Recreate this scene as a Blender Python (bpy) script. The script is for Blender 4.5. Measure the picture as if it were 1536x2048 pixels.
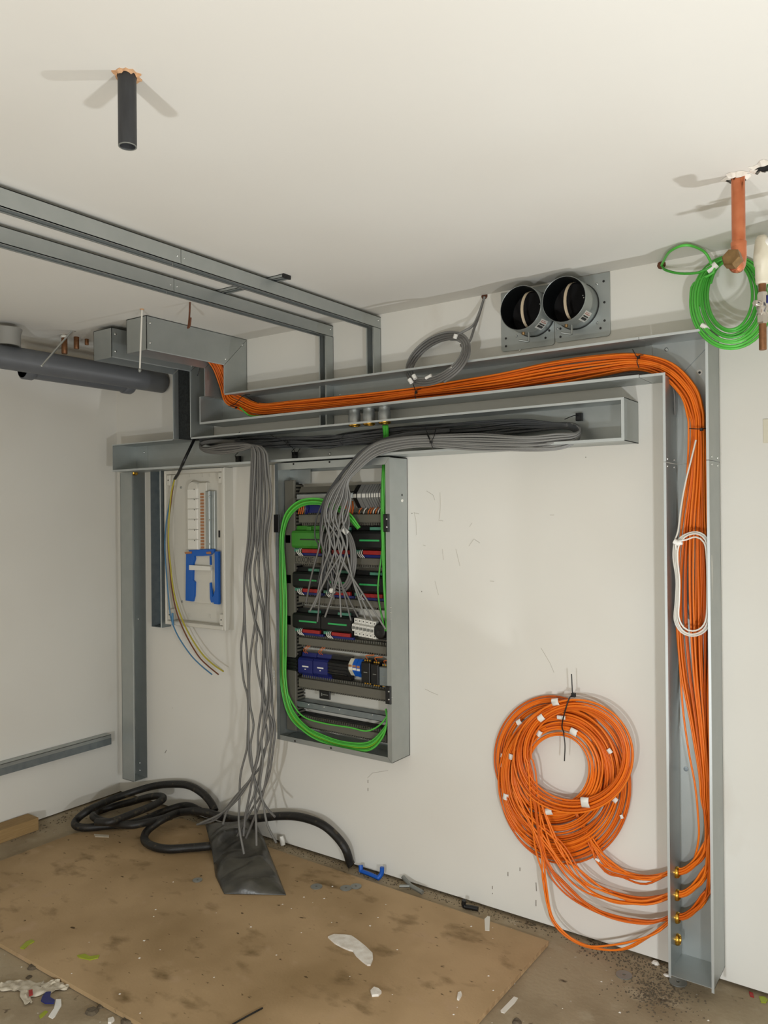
import bpy, bmesh, math, random
from mathutils import Vector, Matrix
for _o in list(bpy.data.objects):
    bpy.data.objects.remove(_o, do_unlink=True)
SC = bpy.context.scene
COL = SC.collection
PI = math.pi

# ------------------------------------------------------------------ camera
FPX, YAW, PITCH, ROLL = 1571.897, 0.6127044, 0.00204558, -0.00914606
CAM = Vector((3.751, -2.741, 1.549))
_fwd = Vector((-math.sin(YAW)*math.cos(PITCH), math.cos(YAW)*math.cos(PITCH), math.sin(PITCH)))
_r0 = Vector((math.cos(YAW), math.sin(YAW), 0.0))
_u0 = _r0.cross(_fwd)
_right = _r0*math.cos(ROLL) + _u0*math.sin(ROLL)
_up = -_r0*math.sin(ROLL) + _u0*math.cos(ROLL)
cd = bpy.data.cameras.new('camera')
cam = bpy.data.objects.new('camera', cd)
COL.objects.link(cam)
cd.sensor_fit = 'VERTICAL'
cd.sensor_height = 32.0
cd.lens = 32.0*FPX/2048.0
cd.clip_start = 0.02
cam.matrix_world = Matrix(((_right.x, _up.x, -_fwd.x, CAM.x), (_right.y, _up.y, -_fwd.y, CAM.y),
                           (_right.z, _up.z, -_fwd.z, CAM.z), (0, 0, 0, 1)))
SC.camera = cam

# ------------------------------------------------------------------ light
SC.view_settings.view_transform = 'Standard'
SC.view_settings.look = 'None'
SC.view_settings.gamma = 1.0
SC.view_settings.use_curve_mapping = False
SC.view_settings.exposure = -0.03
wd = bpy.data.worlds.new('world'); SC.world = wd
wd.use_nodes = True
wd.node_tree.nodes['Background'].inputs[0].default_value = (0.9, 0.93, 1.0, 1)
wd.node_tree.nodes['Background'].inputs[1].default_value = 0.05

def lamp(name, loc, watts, rad, col=(0.91, 0.96, 1.0), aim=None, cone=None):
    ld = bpy.data.lights.new(name, 'SPOT' if aim else 'POINT')
    ld.energy = watts; ld.shadow_soft_size = rad; ld.color = col
    o = bpy.data.objects.new(name, ld); COL.objects.link(o); o.location = loc
    if aim:
        ld.spot_size = math.radians(cone); ld.spot_blend = 0.06
        o.rotation_euler = Vector(aim).to_track_quat('-Z', 'Y').to_euler()
    return o
# three work lights standing in the room outside the frame, placed from the shadows of the ceiling pipe;
# the one on the floor is a flood lamp tilted up and to the left
lamp('floor_flood_light', (4.33, -0.48, 0.12), 82.0, 0.035, aim=(-0.45, 0.10, 0.89), cone=77)
lamp('side_work_light', (4.01, -2.06, 0.81), 66.0, 0.05)
lamp('rear_work_light', (3.10, -3.56, 0.52), 102.0, 0.05)

# ------------------------------------------------------------------ helpers
def ray(x, y):
    return _right*((x-768.0)/FPX) + _up*((1024.0-y)/FPX) + _fwd
def W(x, y, Y=0.0):
    d = ray(x, y); return CAM + d*((Y-CAM.y)/d.y)
def Z(x, y, z=0.0):
    d = ray(x, y); return CAM + d*((z-CAM.z)/d.z)
def XP(x, y, X):
    d = ray(x, y); return CAM + d*((X-CAM.x)/d.x)

def lin(c):
    return tuple(((v/255.0)/12.92 if v/255.0 <= 0.04045 else ((v/255.0+0.055)/1.055)**2.4) for v in c) + (1.0,)

def mat(name, rgb, rough=0.6, metal=0.0, var=None, scale=20.0, amt=0.5, bump=0.0, bscale=60.0, spec=0.5, stretch=None, detail=4.0):
    m = bpy.data.materials.new(name); m.use_nodes = True
    nt = m.node_tree; b = nt.nodes['Principled BSDF']
    b.inputs['Roughness'].default_value = rough
    b.inputs['Metallic'].default_value = metal
    b.inputs['Specular IOR Level'].default_value = spec
    b.inputs['Base Color'].default_value = lin(rgb)
    tc = nt.nodes.new('ShaderNodeTexCoord'); src = tc.outputs['Object']
    if stretch:
        mp = nt.nodes.new('ShaderNodeMapping'); mp.inputs['Scale'].default_value = stretch
        nt.links.new(src, mp.inputs[0]); src = mp.outputs[0]
    if var is not None:
        n = nt.nodes.new('ShaderNodeTexNoise'); n.inputs['Scale'].default_value = scale
        n.inputs['Detail'].default_value = detail
        nt.links.new(src, n.inputs['Vector'])
        r = nt.nodes.new('ShaderNodeValToRGB')
        r.color_ramp.elements[0].position = 0.5-0.5*amt; r.color_ramp.elements[0].color = lin(var)
        r.color_ramp.elements[1].position = 0.5+0.5*amt; r.color_ramp.elements[1].color = lin(rgb)
        nt.links.new(n.outputs['Fac'], r.inputs[0])
        nt.links.new(r.outputs[0], b.inputs['Base Color'])
    if bump > 0:
        n2 = nt.nodes.new('ShaderNodeTexNoise'); n2.inputs['Scale'].default_value = bscale
        n2.inputs['Detail'].default_value = 3.0
        nt.links.new(src, n2.inputs['Vector'])
        bp = nt.nodes.new('ShaderNodeBump'); bp.inputs['Strength'].default_value = bump
        bp.inputs['Distance'].default_value = 0.004
        nt.links.new(n2.outputs['Fac'], bp.inputs['Height'])
        nt.links.new(bp.outputs[0], b.inputs['Normal'])
    return m

def layered(name, base, rough, layers, bump=0.15, bscale=90.0):
    """base colour with successive noise-masked stains: (rgb, scale, lo, hi, stretch, detail)"""
    m = bpy.data.materials.new(name); m.use_nodes = True
    nt = m.node_tree; b = nt.nodes['Principled BSDF']
    b.inputs['Roughness'].default_value = rough
    b.inputs['Specular IOR Level'].default_value = 0.25
    tc = nt.nodes.new('ShaderNodeTexCoord')
    prev = None
    for k, (rgb, scale, lo, hi, stretch, det) in enumerate(layers):
        mp = nt.nodes.new('ShaderNodeMapping'); mp.inputs['Scale'].default_value = stretch
        mp.inputs['Location'].default_value = (3.1*k, 1.7*k, 0.9*k)
        nt.links.new(tc.outputs['Object'], mp.inputs[0])
        n = nt.nodes.new('ShaderNodeTexNoise'); n.inputs['Scale'].default_value = scale
        n.inputs['Detail'].default_value = det
        nt.links.new(mp.outputs[0], n.inputs['Vector'])
        mr = nt.nodes.new('ShaderNodeMapRange'); mr.inputs['From Min'].default_value = lo
        mr.inputs['From Max'].default_value = hi
        nt.links.new(n.outputs['Fac'], mr.inputs['Value'])
        mx = nt.nodes.new('ShaderNodeMix'); mx.data_type = 'RGBA'
        nt.links.new(mr.outputs[0], mx.inputs['Factor'])
        if prev is None: mx.inputs['A'].default_value = lin(base)
        else: nt.links.new(prev, mx.inputs['A'])
        mx.inputs['B'].default_value = lin(rgb)
        prev = mx.outputs['Result']
    nt.links.new(prev, b.inputs['Base Color'])
    n2 = nt.nodes.new('ShaderNodeTexNoise'); n2.inputs['Scale'].default_value = bscale
    nt.links.new(tc.outputs['Object'], n2.inputs['Vector'])
    bp = nt.nodes.new('ShaderNodeBump'); bp.inputs['Strength'].default_value = bump; bp.inputs['Distance'].default_value = 0.004
    nt.links.new(n2.outputs['Fac'], bp.inputs['Height']); nt.links.new(bp.outputs[0], b.inputs['Normal'])
    return m

ONE = (1, 1, 1)
M = {}
M['wall'] = layered('painted_plaster', (226, 223, 215), 0.85, [((221, 217, 208), 1.5, 0.4, 0.7, ONE, 2), ((212, 205, 194), 3.0, 0.66, 0.80, (1, 1, .5), 5)], 0.06, 40)
M['ceiling'] = layered('ceiling_plaster', (214, 211, 204), 0.9, [((209, 205, 197), 1.2, 0.4, 0.7, ONE, 2)], 0.04, 30)
M['floor'] = layered('dusty_concrete', (164, 148, 122), 0.9, [((138, 121, 96), 3.5, 0.42, 0.7, ONE, 6), ((172, 158, 134), 11.0, 0.55, 0.75, ONE, 5), ((78, 66, 52), 22.0, 0.66, 0.74, ONE, 6), ((190, 182, 168), 60.0, 0.72, 0.76, ONE, 2)], 0.3, 70)
M['board'] = layered('worn_hardboard', (182, 154, 117), 0.75, [((152, 126, 90), 2.2, 0.4, 0.7, ONE, 5), ((118, 96, 64), 7.0, 0.58, 0.75, (1, 1.6, 1), 6), ((78, 60, 38), 26.0, 0.675, 0.74, (1, 1.8, 1), 5), ((182, 154, 122), 9.0, 0.62, 0.8, ONE, 4)], 0.12, 120)
M['board_edge'] = mat('board_edge', (196, 166, 126), 0.8, var=(150, 120, 84), scale=60)
M['steel'] = mat('galvanised_steel', (179, 183, 181), 0.42, 0.7, var=(170, 175, 173), scale=16, amt=0.6)
M['steel_dark'] = mat('dull_galvanised_steel', (150, 158, 160), 0.5, 0.75, var=(134, 142, 146), scale=30, amt=0.5)
M['lipsteel'] = mat('bright_steel_edge', (196, 201, 201), 0.4, 0.6)
M['zinc'] = mat('zinc_screw', (215, 217, 215), 0.25, 0.9)
M['brass'] = mat('brass', (212, 164, 66), 0.25, 0.95)
M['oldbrass'] = mat('tarnished_brass', (148, 118, 78), 0.45, 0.7, var=(120, 94, 60), scale=70)
M['copper'] = mat('copper', (222, 142, 104), 0.26, 0.9, var=(186, 104, 68), scale=35, amt=0.7)
M['oldcopper'] = mat('dull_copper', (140, 96, 62), 0.5, 0.6, var=(112, 76, 48), scale=60)
M['chrome'] = mat('nickel_plate', (200, 194, 184), 0.22, 0.9)
M['rust'] = mat('rusty_steel', (120, 74, 48), 0.7, 0.3, var=(88, 50, 34), scale=120)
M['orange'] = mat('orange_sheath', (238, 121, 26), 0.42, spec=0.4)
M['orange2'] = mat('orange_sheath_deep', (230, 111, 20), 0.45, spec=0.4)
M['grey'] = mat('grey_sheath', (128, 127, 124), 0.45)
M['grey2'] = mat('grey_sheath_mid', (103, 101, 98), 0.45)
M['grey3'] = mat('grey_sheath_dull', (112, 110, 106), 0.5)
M['darkgrey'] = mat('dark_grey_sheath', (66, 67, 68), 0.5)
M['green'] = mat('green_sheath', (86, 186, 70), 0.4)
M['green2'] = mat('green_sheath_deep', (68, 164, 56), 0.4)
M['yelgreen'] = mat('yellow_green_sheath', (150, 196, 50), 0.4)
M['white_cable'] = mat('white_sheath', (222, 218, 208), 0.45)
M['black'] = mat('black_plastic', (15, 15, 16), 0.45)
M['blackpipe'] = mat('black_scuffed_pipe', (52, 53, 55), 0.45, var=(38, 38, 40), scale=40, amt=0.6, stretch=(3, 3, .6))
M['hose'] = mat('muddy_black_hose', (26, 24, 22), 0.5, var=(76, 66, 50), scale=42, amt=0.35, bump=0.3, bscale=90)
M['hose'].node_tree.nodes['Color Ramp'].color_ramp.elements[0].position = 0.28
M['hose'].node_tree.nodes['Color Ramp'].color_ramp.elements[1].position = 0.42
M['bag'] = mat('dusty_black_film', (78, 75, 66), 0.34, var=(30, 29, 27), scale=9, amt=0.35, bump=0.35, bscale=38, spec=0.6)
M['soil'] = mat('grey_drain_pipe', (98, 100, 103), 0.45, var=(88, 90, 94), scale=8)
M['tape'] = mat('white_tape', (232, 229, 222), 0.55)
M['paper'] = mat('crumpled_paper', (206, 196, 178), 0.8, var=(182, 170, 148), scale=25)
M['white'] = mat('white_plastic', (226, 223, 214), 0.4)
M['cream'] = mat('cream_plastic', (214, 207, 186), 0.45)
M['cu_white'] = mat('enclosure_white', (208, 204, 193), 0.45)
M['duct'] = mat('duct_grey_plastic', (98, 95, 85), 0.55)
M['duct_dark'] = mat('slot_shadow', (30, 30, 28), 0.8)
M['blue'] = mat('blue_plastic', (14, 88, 186), 0.4)
M['bluefilm'] = mat('blue_film', (10, 92, 182), 0.3)
M['darkblue'] = mat('dark_blue_plastic', (26, 34, 100), 0.4)
M['red'] = mat('red_plastic', (156, 34, 32), 0.45)
M['orangewire'] = mat('orange_wire', (206, 104, 40), 0.5)
M['copperwire'] = mat('copper_strip', (182, 128, 90), 0.4, 0.5)
M['greenbox'] = mat('green_module', (60, 130, 42), 0.45)
M['greenlamp'] = mat('green_marker', (52, 170, 92), 0.4)
M['teal'] = mat('teal_plug', (76, 132, 110), 0.5)
M['brown'] = mat('brown_sheath', (112, 62, 36), 0.5)
M['bluewire'] = mat('blue_sheath', (70, 122, 160), 0.5)
M['yellow'] = mat('yellow_sheath', (178, 164, 54), 0.5)
M['timber'] = mat('sawn_timber', (168, 138, 92), 0.8, var=(146, 116, 74), scale=12, stretch=(14, 1, 14))
M['mahogany'] = mat('red_brown_pipe', (104, 66, 56), 0.6)
M['foam'] = mat('torn_insulation', (206, 166, 128), 0.9, var=(188, 140, 98), scale=60, bump=0.5, bscale=90)
M['plaster'] = mat('broken_plaster', (238, 234, 226), 0.9, var=(206, 196, 182), scale=40, bump=0.3, bscale=60)
M['hole'] = mat('dark_hole', (14, 11, 11), 0.95)
M['washer'] = mat('zinc_washer', (150, 152, 148), 0.45, 0.7)
M['rubble'] = mat('rubble', (104, 92, 74), 0.95, var=(70, 60, 48), scale=80)
M['lime'] = mat('lime_plastic', (150, 160, 40), 0.5)
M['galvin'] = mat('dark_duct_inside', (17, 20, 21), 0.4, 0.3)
M['tubezinc'] = mat('plated_tube', (176, 178, 176), 0.38, 0.75)
M['collar'] = mat('grey_collar_plastic', (140, 138, 132), 0.5)
M['insert'] = mat('dark_insert', (24, 27, 28), 0.9, var=(40, 44, 44), scale=90, amt=0.3)
M['mark'] = mat('scuff_mark', (184, 177, 165), 0.9)
M['markdark'] = mat('dark_scuff_mark', (128, 120, 110), 0.9)
M['orange3'] = mat('orange_sheath_shade', (210, 96, 16), 0.45, spec=0.4)
M['gasket'] = mat('beige_gasket', (196, 178, 150), 0.6)
M['sticker'] = mat('sticker', (224, 222, 216), 0.5)
M['ink'] = mat('dark_ink', (40, 38, 36), 0.6)
M['redink'] = mat('red_ink', (188, 104, 84), 0.6)

class MB:
    def __init__(s):
        s.v = []; s.f = []; s.sm = []
    def add(s, vs, fs, smooth=False):
        o = len(s.v); s.v += [tuple(v) for v in vs]
        s.f += [tuple(i+o for i in f) for f in fs]; s.sm += [smooth]*len(fs)
        return s
    def box(s, x0, x1, y0, y1, z0, z1):
        if x0 > x1: x0, x1 = x1, x0
        if y0 > y1: y0, y1 = y1, y0
        if z0 > z1: z0, z1 = z1, z0
        return s.add([(x0,y0,z0),(x1,y0,z0),(x1,y1,z0),(x0,y1,z0),(x0,y0,z1),(x1,y0,z1),(x1,y1,z1),(x0,y1,z1)],
              [(0,3,2,1),(4,5,6,7),(0,1,5,4),(1,2,6,5),(2,3,7,6),(3,0,4,7)])
    def bbox(s, x0, x1, y0, y1, z0, z1, b=0.003):
        """box with chamfered edges on the front (-y) and vertical sides"""
        if x0 > x1: x0, x1 = x1, x0
        if z0 > z1: z0, z1 = z1, z0
        if y0 > y1: y0, y1 = y1, y0
        o = [(x0,y1,z0),(x1,y1,z0),(x1,y1,z1),(x0,y1,z1),(x0,y0+b,z0),(x1,y0+b,z0),(x1,y0+b,z1),(x0,y0+b,z1),
             (x0+b,y0,z0+b),(x1-b,y0,z0+b),(x1-b,y0,z1-b),(x0+b,y0,z1-b)]
        return s.add(o, [(0,3,2,1),(0,1,5,4),(1,2,6,5),(2,3,7,6),(3,0,4,7),(4,5,9,8),(5,6,10,9),(6,7,11,10),(7,4,8,11),(8,9,10,11)])
    def prism(s, pts, axis, a0, a1):
        """polygon pts (2-D, ccw) extruded along axis 'x','y' or 'z'"""
        def p3(p, a):
            return {'x': (a, p[0], p[1]), 'y': (p[0], a, p[1]), 'z': (p[0], p[1], a)}[axis]
        n = len(pts)
        vs = [p3(p, a0) for p in pts] + [p3(p, a1) for p in pts]
        fs = [tuple(range(n-1, -1, -1)), tuple(range(n, 2*n))] + [(i, (i+1) % n, n+(i+1) % n, n+i) for i in range(n)]
        return s.add(vs, fs)
    def tube(s, pts, r, n=6, cap=True, radii=None):
        pts = [Vector(p) for p in pts]; N = len(pts)
        t = (pts[1]-pts[0]).normalized()
        a = Vector((0, 0, 1)) if abs(t.z) < 0.9 else Vector((1, 0, 0))
        u = t.cross(a).normalized()
        vs = []
        for i, p in enumerate(pts):
            if i == 0: tt = pts[1]-pts[0]
            elif i == N-1: tt = pts[-1]-pts[-2]
            else: tt = pts[i+1]-pts[i-1]
            if tt.length < 1e-9: tt = t
            tt = tt.normalized()
            u = (u - tt*u.dot(tt))
            u = u.normalized() if u.length > 1e-6 else tt.orthogonal().normalized()
            w = tt.cross(u); t = tt
            rr = radii[i] if radii else r
            for k in range(n):
                an = 2*PI*k/n
                vs.append(p + u*(rr*math.cos(an)) + w*(rr*math.sin(an)))
        fs = []
        for i in range(N-1):
            for k in range(n):
                a0 = i*n+k; b0 = i*n+(k+1) % n
                fs.append((a0, b0, b0+n, a0+n))
        s.add(vs, fs, True)
        if cap:
            o = len(s.v)-len(vs)
            s.f.append(tuple(o+k for k in range(n-1, -1, -1))); s.sm.append(False)
            s.f.append(tuple(o+(N-1)*n+k for k in range(n))); s.sm.append(False)
        return s
    def lathe(s, p0, d, prof, n=20, smooth=True, close=False):
        """profile [(dist along d, radius)] turned about the line p0+t*d"""
        p0 = Vector(p0); d = Vector(d).normalized(); u = d.orthogonal().normalized(); w = d.cross(u)
        vs = []; fs = []
        for (h, r) in prof:
            for k in range(n):
                an = 2*PI*k/n
                vs.append(p0 + d*h + u*(r*math.cos(an)) + w*(r*math.sin(an)))
        L = len(prof)
        for i in range(L if close else L-1):
            j = (i+1) % L
            for k in range(n):
                fs.append((i*n+k, i*n+(k+1) % n, j*n+(k+1) % n, j*n+k))
        s.add(vs, fs, smooth)
        if not close:
            o = len(s.v)-len(vs)
            s.f.append(tuple(o+k for k in range(n-1, -1, -1))); s.sm.append(False)
            s.f.append(tuple(o+(L-1)*n+k for k in range(n))); s.sm.append(False)
        return s

def build(name, mb, m, parent=None, label=None, cat=None, group=None, kind=None):
    me = bpy.data.meshes.new(name)
    vs = [Vector(v) for v in mb.v]
    if parent is None:
        lo = Vector((min(v.x for v in vs), min(v.y for v in vs), min(v.z for v in vs)))
        hi = Vector((max(v.x for v in vs), max(v.y for v in vs), max(v.z for v in vs)))
        org = Vector(((lo.x+hi.x)/2, (lo.y+hi.y)/2, lo.z))
        if kind == 'structure': org = Vector((0, 0, 0))
    else:
        org = Vector((0, 0, 0))
    me.from_pydata([v-org for v in vs], [], mb.f)
    me.polygons.foreach_set('use_smooth', mb.sm)
    bm = bmesh.new(); bm.from_mesh(me); bmesh.ops.recalc_face_normals(bm, faces=bm.faces[:])
    for e in bm.edges:
        if len(e.link_faces) == 2 and e.calc_face_angle(0.0) > 1.3: e.smooth = False
    bm.to_mesh(me); bm.free()
    me.materials.append(M[m] if isinstance(m, str) else m)
    me.update()
    o = bpy.data.objects.new(name, me); COL.objects.link(o)
    if parent is None: o.location = org
    else:
        o.parent = parent
        o.matrix_parent_inverse = Matrix.Identity(4) if parent.parent else Matrix.Translation(-parent.location)
    tag(o, label, cat, group, kind)
    return o
def tag(o, label=None, cat=None, group=None, kind=None):
    if label: o['label'] = label
    if cat: o['category'] = cat
    if group: o['group'] = group
    if kind: o['kind'] = kind
    return o
def thing(name, loc, label, cat, group=None):
    o = bpy.data.objects.new(name, None); COL.objects.link(o)
    o.location = Vector(loc); o.empty_display_size = 0.05
    return tag(o, label, cat, group)

def spline(ctrl, step=0.02, closed=False):
    P = [Vector(p) for p in ctrl]
    if len(P) == 2: P = [P[0], (P[0]+P[1])/2, P[1]]
    out = []
    n = len(P)
    for i in range(n-1):
        p0 = P[i-1] if i > 0 else P[0]*2-P[1]
        p1, p2 = P[i], P[i+1]
        p3 = P[i+2] if i+2 < n else P[-1]*2-P[-2]
        k = max(2, int((p2-p1).length/step)+1)
        for j in range(k):
            t = j/k
            out.append(0.5*((2*p1) + (p2-p0)*t + (2*p0-5*p1+4*p2-p3)*t*t + (3*p1-p0-3*p2+p3)*t*t*t))
    out.append(P[-1])
    return out
def cable(name, pts, r, m, label, cat='cable', group=None, n=6, step=0.02, parent=None):
    return build(name, MB().tube(spline(pts, step), r, n), m, parent, label, cat, group)
def WC(x, y, Y):
    p = W(x, y, Y)
    return p if p.z < 2.388 else Z(x, y, 2.388)
def px(pts):
    """(x, y, Y) pixel triples on planes parallel to the back wall -> points"""
    return [WC(a, b, c) for a, b, c in pts]
def scr(parent, p, d, r=0.0045, m='zinc', name='screw'):
    return build(name, MB().lathe(p, d, [(-0.001, r), (0.0015, r), (0.003, r*0.55)], 8), m, parent)

# ------------------------------------------------------------------ the room
H = 2.4
build('floor', MB().box(-0.15, 6.0, -6.0, 0.15, -0.12, 0.0), 'floor', kind='structure')
build('ceiling', MB().box(-0.15, 6.0, -6.0, 0.15, H, H+0.12), 'ceiling', kind='structure')
wall_back = build('wall_back', MB().box(-0.15, 6.0, 0.0, 0.12, 0.012, H), 'wall', kind='structure')
build('wall_left', MB().box(-0.13, 0.0, -6.0, 0.0, 0.008, H), 'wall', kind='structure')
build('wall_right', MB().box(5.6, 5.73, -6.0, 0.0, 0.0, H), 'wall', kind='structure')
build('wall_front', MB().box(-0.13, 6.0, -5.7, -5.55, 0.0, H), 'wall', kind='structure')
# unseen slab added right of the view to block the floor lamp's light
build('light_blocker', MB().box(3.42, 3.47, -0.225, 0.0, 0.0, H), 'wall', kind='structure')
def scuff(pts, r=0.0008, m='mark'):
    P = [W(a, c, -0.0002) for a, c in pts]
    build('scuff_mark', MB().tube(P, r, 5), m, wall_back)
for q in ([(828, 1024), (832, 1040), (833, 1070)], [(853, 982), (866, 990), (870, 1000)], [(880, 985), (881, 1010), (879, 1038)], [(829, 1026), (838, 1028)], [(877, 1040), (886, 1042)], [(938, 1092), (948, 1078), (960, 1086)], [(939, 1054), (944, 1046)], [(870, 1162), (877, 1190)], [(850, 1378), (862, 1384), (876, 1390)], [(912, 1098), (920, 1132)], [(1082, 1296), (1100, 1326), (1108, 1345)], [(885, 1098), (887, 1120)], [(735, 1556), (745, 1546), (776, 1541)], [(345, 1414), (345, 1418)], [(980, 1162), (988, 1163)], [(1100, 1030), (1108, 1030)], [(846, 1090), (851, 1092)]):
    scuff(q)
for q in ([(1171, 914), (1172, 915)], [(824, 1026), (824, 1028)], [(330, 1506), (333, 1500)], [(736, 1560), (736, 1566)], [(736, 1576), (736, 1582)], [(843, 1182), (844, 1184)], [(985, 1772), (985, 1778)], [(985, 1786), (985, 1788)], [(1072, 1765), (1073, 1782)], [(1040, 1735), (1040, 1742)], [(1072, 1800), (1072, 1812)], [(1016, 1744), (1016, 1752)], [(1122, 880), (1124, 880)]):
    scuff(q, 0.0016, 'markdark')
# backing strip seen in the gap under the plaster
build('trim_1', MB().box(0.0, 5.6, 0.03, 0.05, 0.0, 0.02), 'rubble', kind='structure')

# ------------------------------------------------------------------ steel cable trunking
T = 0.0022
DP = -0.15                      # depth of the big trunking
# upper horizontal run (orange cables)
ux0, ux1, uz0, uz1 = 0.85, 2.957, 1.987, 2.12
t = thing('steel_trunking', ((ux0+ux1)/2, DP/2, uz0), 'long open galvanised trunking carrying the orange cables along the back wall', 'trunking')
b = MB().box(ux0, ux1, -T, -0.0005, uz0, uz1)
b.box(ux0, ux1, DP, 0, uz0, uz0+T)
b.box(1.022, ux1, DP, 0, uz1-T, uz1); b.box(ux0, 0.882, DP, 0, uz1-T, uz1)
b.box(ux0, ux0+T, DP, 0, uz0, uz1)
build('trunking_body', b, 'steel', t)
build('front_lip', MB().box(ux0, ux1, DP-T, DP, uz0, uz0+0.010), 'lipsteel', t)
build('front_lip', MB().box(1.022, ux1, DP-T, DP, uz1-0.008, uz1), 'lipsteel', t)
build('front_lip', MB().box(ux0, ux0+0.006, DP-T, DP, uz0+0.010, uz1), 'lipsteel', t)
for q in ((680, 790), (735, 788), (1040, 700)):
    p = W(q[0], q[1], -T); scr(t, p, (0, -1, 0), 0.005)
# corner piece
cx1 = 3.172; vx0 = 3.033; vz = 1.707
t = thing('trunking_corner', (3.08, DP/2, vz), 'right-angled galvanised trunking corner where the orange cables turn down', 'trunking')
b = MB().prism([(2.959, uz0), (vx0, uz0), (vx0, vz+0.001), (cx1, vz+0.001), (cx1, uz1), (2.959, uz1)], 'y', -T, -0.0005)
b.box(2.959, cx1, DP, 0, uz1-T, uz1); b.box(cx1-T, cx1, DP, 0, vz+0.001, uz1)
b.box(2.959, vx0, DP, 0, uz0, uz0+T); b.box(vx0, vx0+T, DP, 0, vz+0.001, uz0+T)
build('corner_body', b, 'steel', t)
build('front_lip', MB().box(2.959, cx1, DP-T, DP, uz1-0.008, uz1), 'lipsteel', t)
build('front_lip', MB().box(cx1-0.008, cx1, DP-T, DP, vz+0.001, uz1-0.008), 'lipsteel', t)
build('front_lip', MB().box(2.959, vx0+0.008, DP-T, DP, uz0, uz0+0.008), 'lipsteel', t)
build('front_lip', MB().box(vx0, vx0+0.008, DP-T, DP, vz+0.001, uz0), 'lipsteel', t)
build('mitre_seam', MB().prism([(3.045, 2.0), (3.048, 2.0), (3.135, 2.086), (3.132, 2.086)], 'y', -T-0.0006, -T), 'steel_dark', t)
build('washer_screw', MB().lathe(W(1399, 745, -T), (0, -1, 0), [(0, 0.010), (0.0015, 0.010), (0.002, 0.005)], 14), 'white', t)
build('screw_head', MB().lathe(W(1399, 745, -T-0.002), (0, -1, 0), [(0, 0.0042), (0.001, 0.0038)], 10), 'ink', t)
scr(t, W(1333, 699, -T), (0, -1, 0), 0.007)
for z in (vz+0.012,):
    for y in (-0.035, -0.115):
        scr(t, (cx1, y, z), (1, 0, 0)); scr(t, (vx0+T, y, z), (1, 0, 0), 0.004)
# vertical run down to the floor
t = thing('steel_trunking', (3.1, DP/2, 0.056), 'tall open galvanised trunking standing at the right with orange cables inside', 'trunking')
vb = 0.056
b = MB().box(vx0, cx1, -T, -0.0005, vb, vz-0.001)
b.box(cx1-T, cx1, DP, 0, vb, vz-0.001); b.box(vx0, vx0+T, DP, 0, vb, vz-0.001); b.box(vx0, cx1, DP, 0, vb, vb+T)
build('trunking_body', b, 'steel', t)
build('front_lip', MB().box(cx1-0.008, cx1, DP-T, DP, vb-0.012, vz-0.001), 'lipsteel', t)
build('front_lip', MB().box(vx0, vx0+0.008, DP-T, DP, vb-0.006, vz-0.001), 'lipsteel', t)
for y in (-0.035, -0.115):
    scr(t, (cx1, y, vz-0.012), (1, 0, 0)); scr(t, (vx0+T, y, vz-0.012), (1, 0, 0), 0.004)
build('washer_screw', MB().lathe(W(1372, 1538, -T), (0, -1, 0), [(0, 0.008), (0.0015, 0.008), (0.002, 0.004)], 12), 'steel_dark', t)
BUSH = [(3.033, -0.06, z) for z in (0.353, 0.278, 0.203, 0.131)]
for p in BUSH:
    build('brass_bush', MB().lathe((p[0]-0.006, p[1], p[2]), (1, 0, 0), [(0, 0.013), (0, 0.019), (0.006, 0.019), (0.012, 0.019), (0.018, 0.017), (0.02, 0.0145), (0.018, 0.013)], 20, close=True), 'brass', t, 'ring-shaped brass cable bush')
# lower horizontal run (grey cables)
lx0, lx1, lz0, lz1 = 0.168, 2.907, 1.784, 1.928
t = thing('steel_trunking', (1.5, DP/2, lz0), 'long open galvanised trunking full of grey cables above the cabinets', 'trunking')
b = MB().box(0.273, lx1, -T, -0.0005, lz0, lz1); b.box(lx0, 0.271, -T, -0.0005, lz0, lz1)
b.box(lx0, lx1, DP, 0, lz0, lz0+T); b.box(0.787, lx1, DP, 0, lz1-T, lz1); b.box(lx0, 0.653, DP, 0, lz1-T, lz1)
b.box(lx0, lx0+T, DP, 0, lz0, lz1); b.box(lx1-T, lx1, DP, 0, lz0, lz1)
build('trunking_body', b, 'steel', t)
build('front_lip', MB().box(lx0, lx1, DP-T, DP, lz0, lz0+0.010), 'lipsteel', t)
build('front_lip', MB().box(0.787, lx1, DP-T, DP, lz1-0.008, lz1), 'lipsteel', t)
build('front_lip', MB().box(lx0, 0.653, DP-T, DP, lz1-0.005, lz1), 'lipsteel', t)
build('front_lip', MB().box(lx1-0.010, lx1, DP-T, DP, lz0+0.010, lz1-0.008), 'lipsteel', t)
scr(t, W(288, 905, -T), (0, -1, 0), 0.006); scr(t, W(660, 908, -T), (0, -1, 0), 0.007)
for q in ((1244, 818), (1244, 868)): scr(t, W(q[0], q[1], -0.02), (-1, 0, 0), 0.004)

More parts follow.
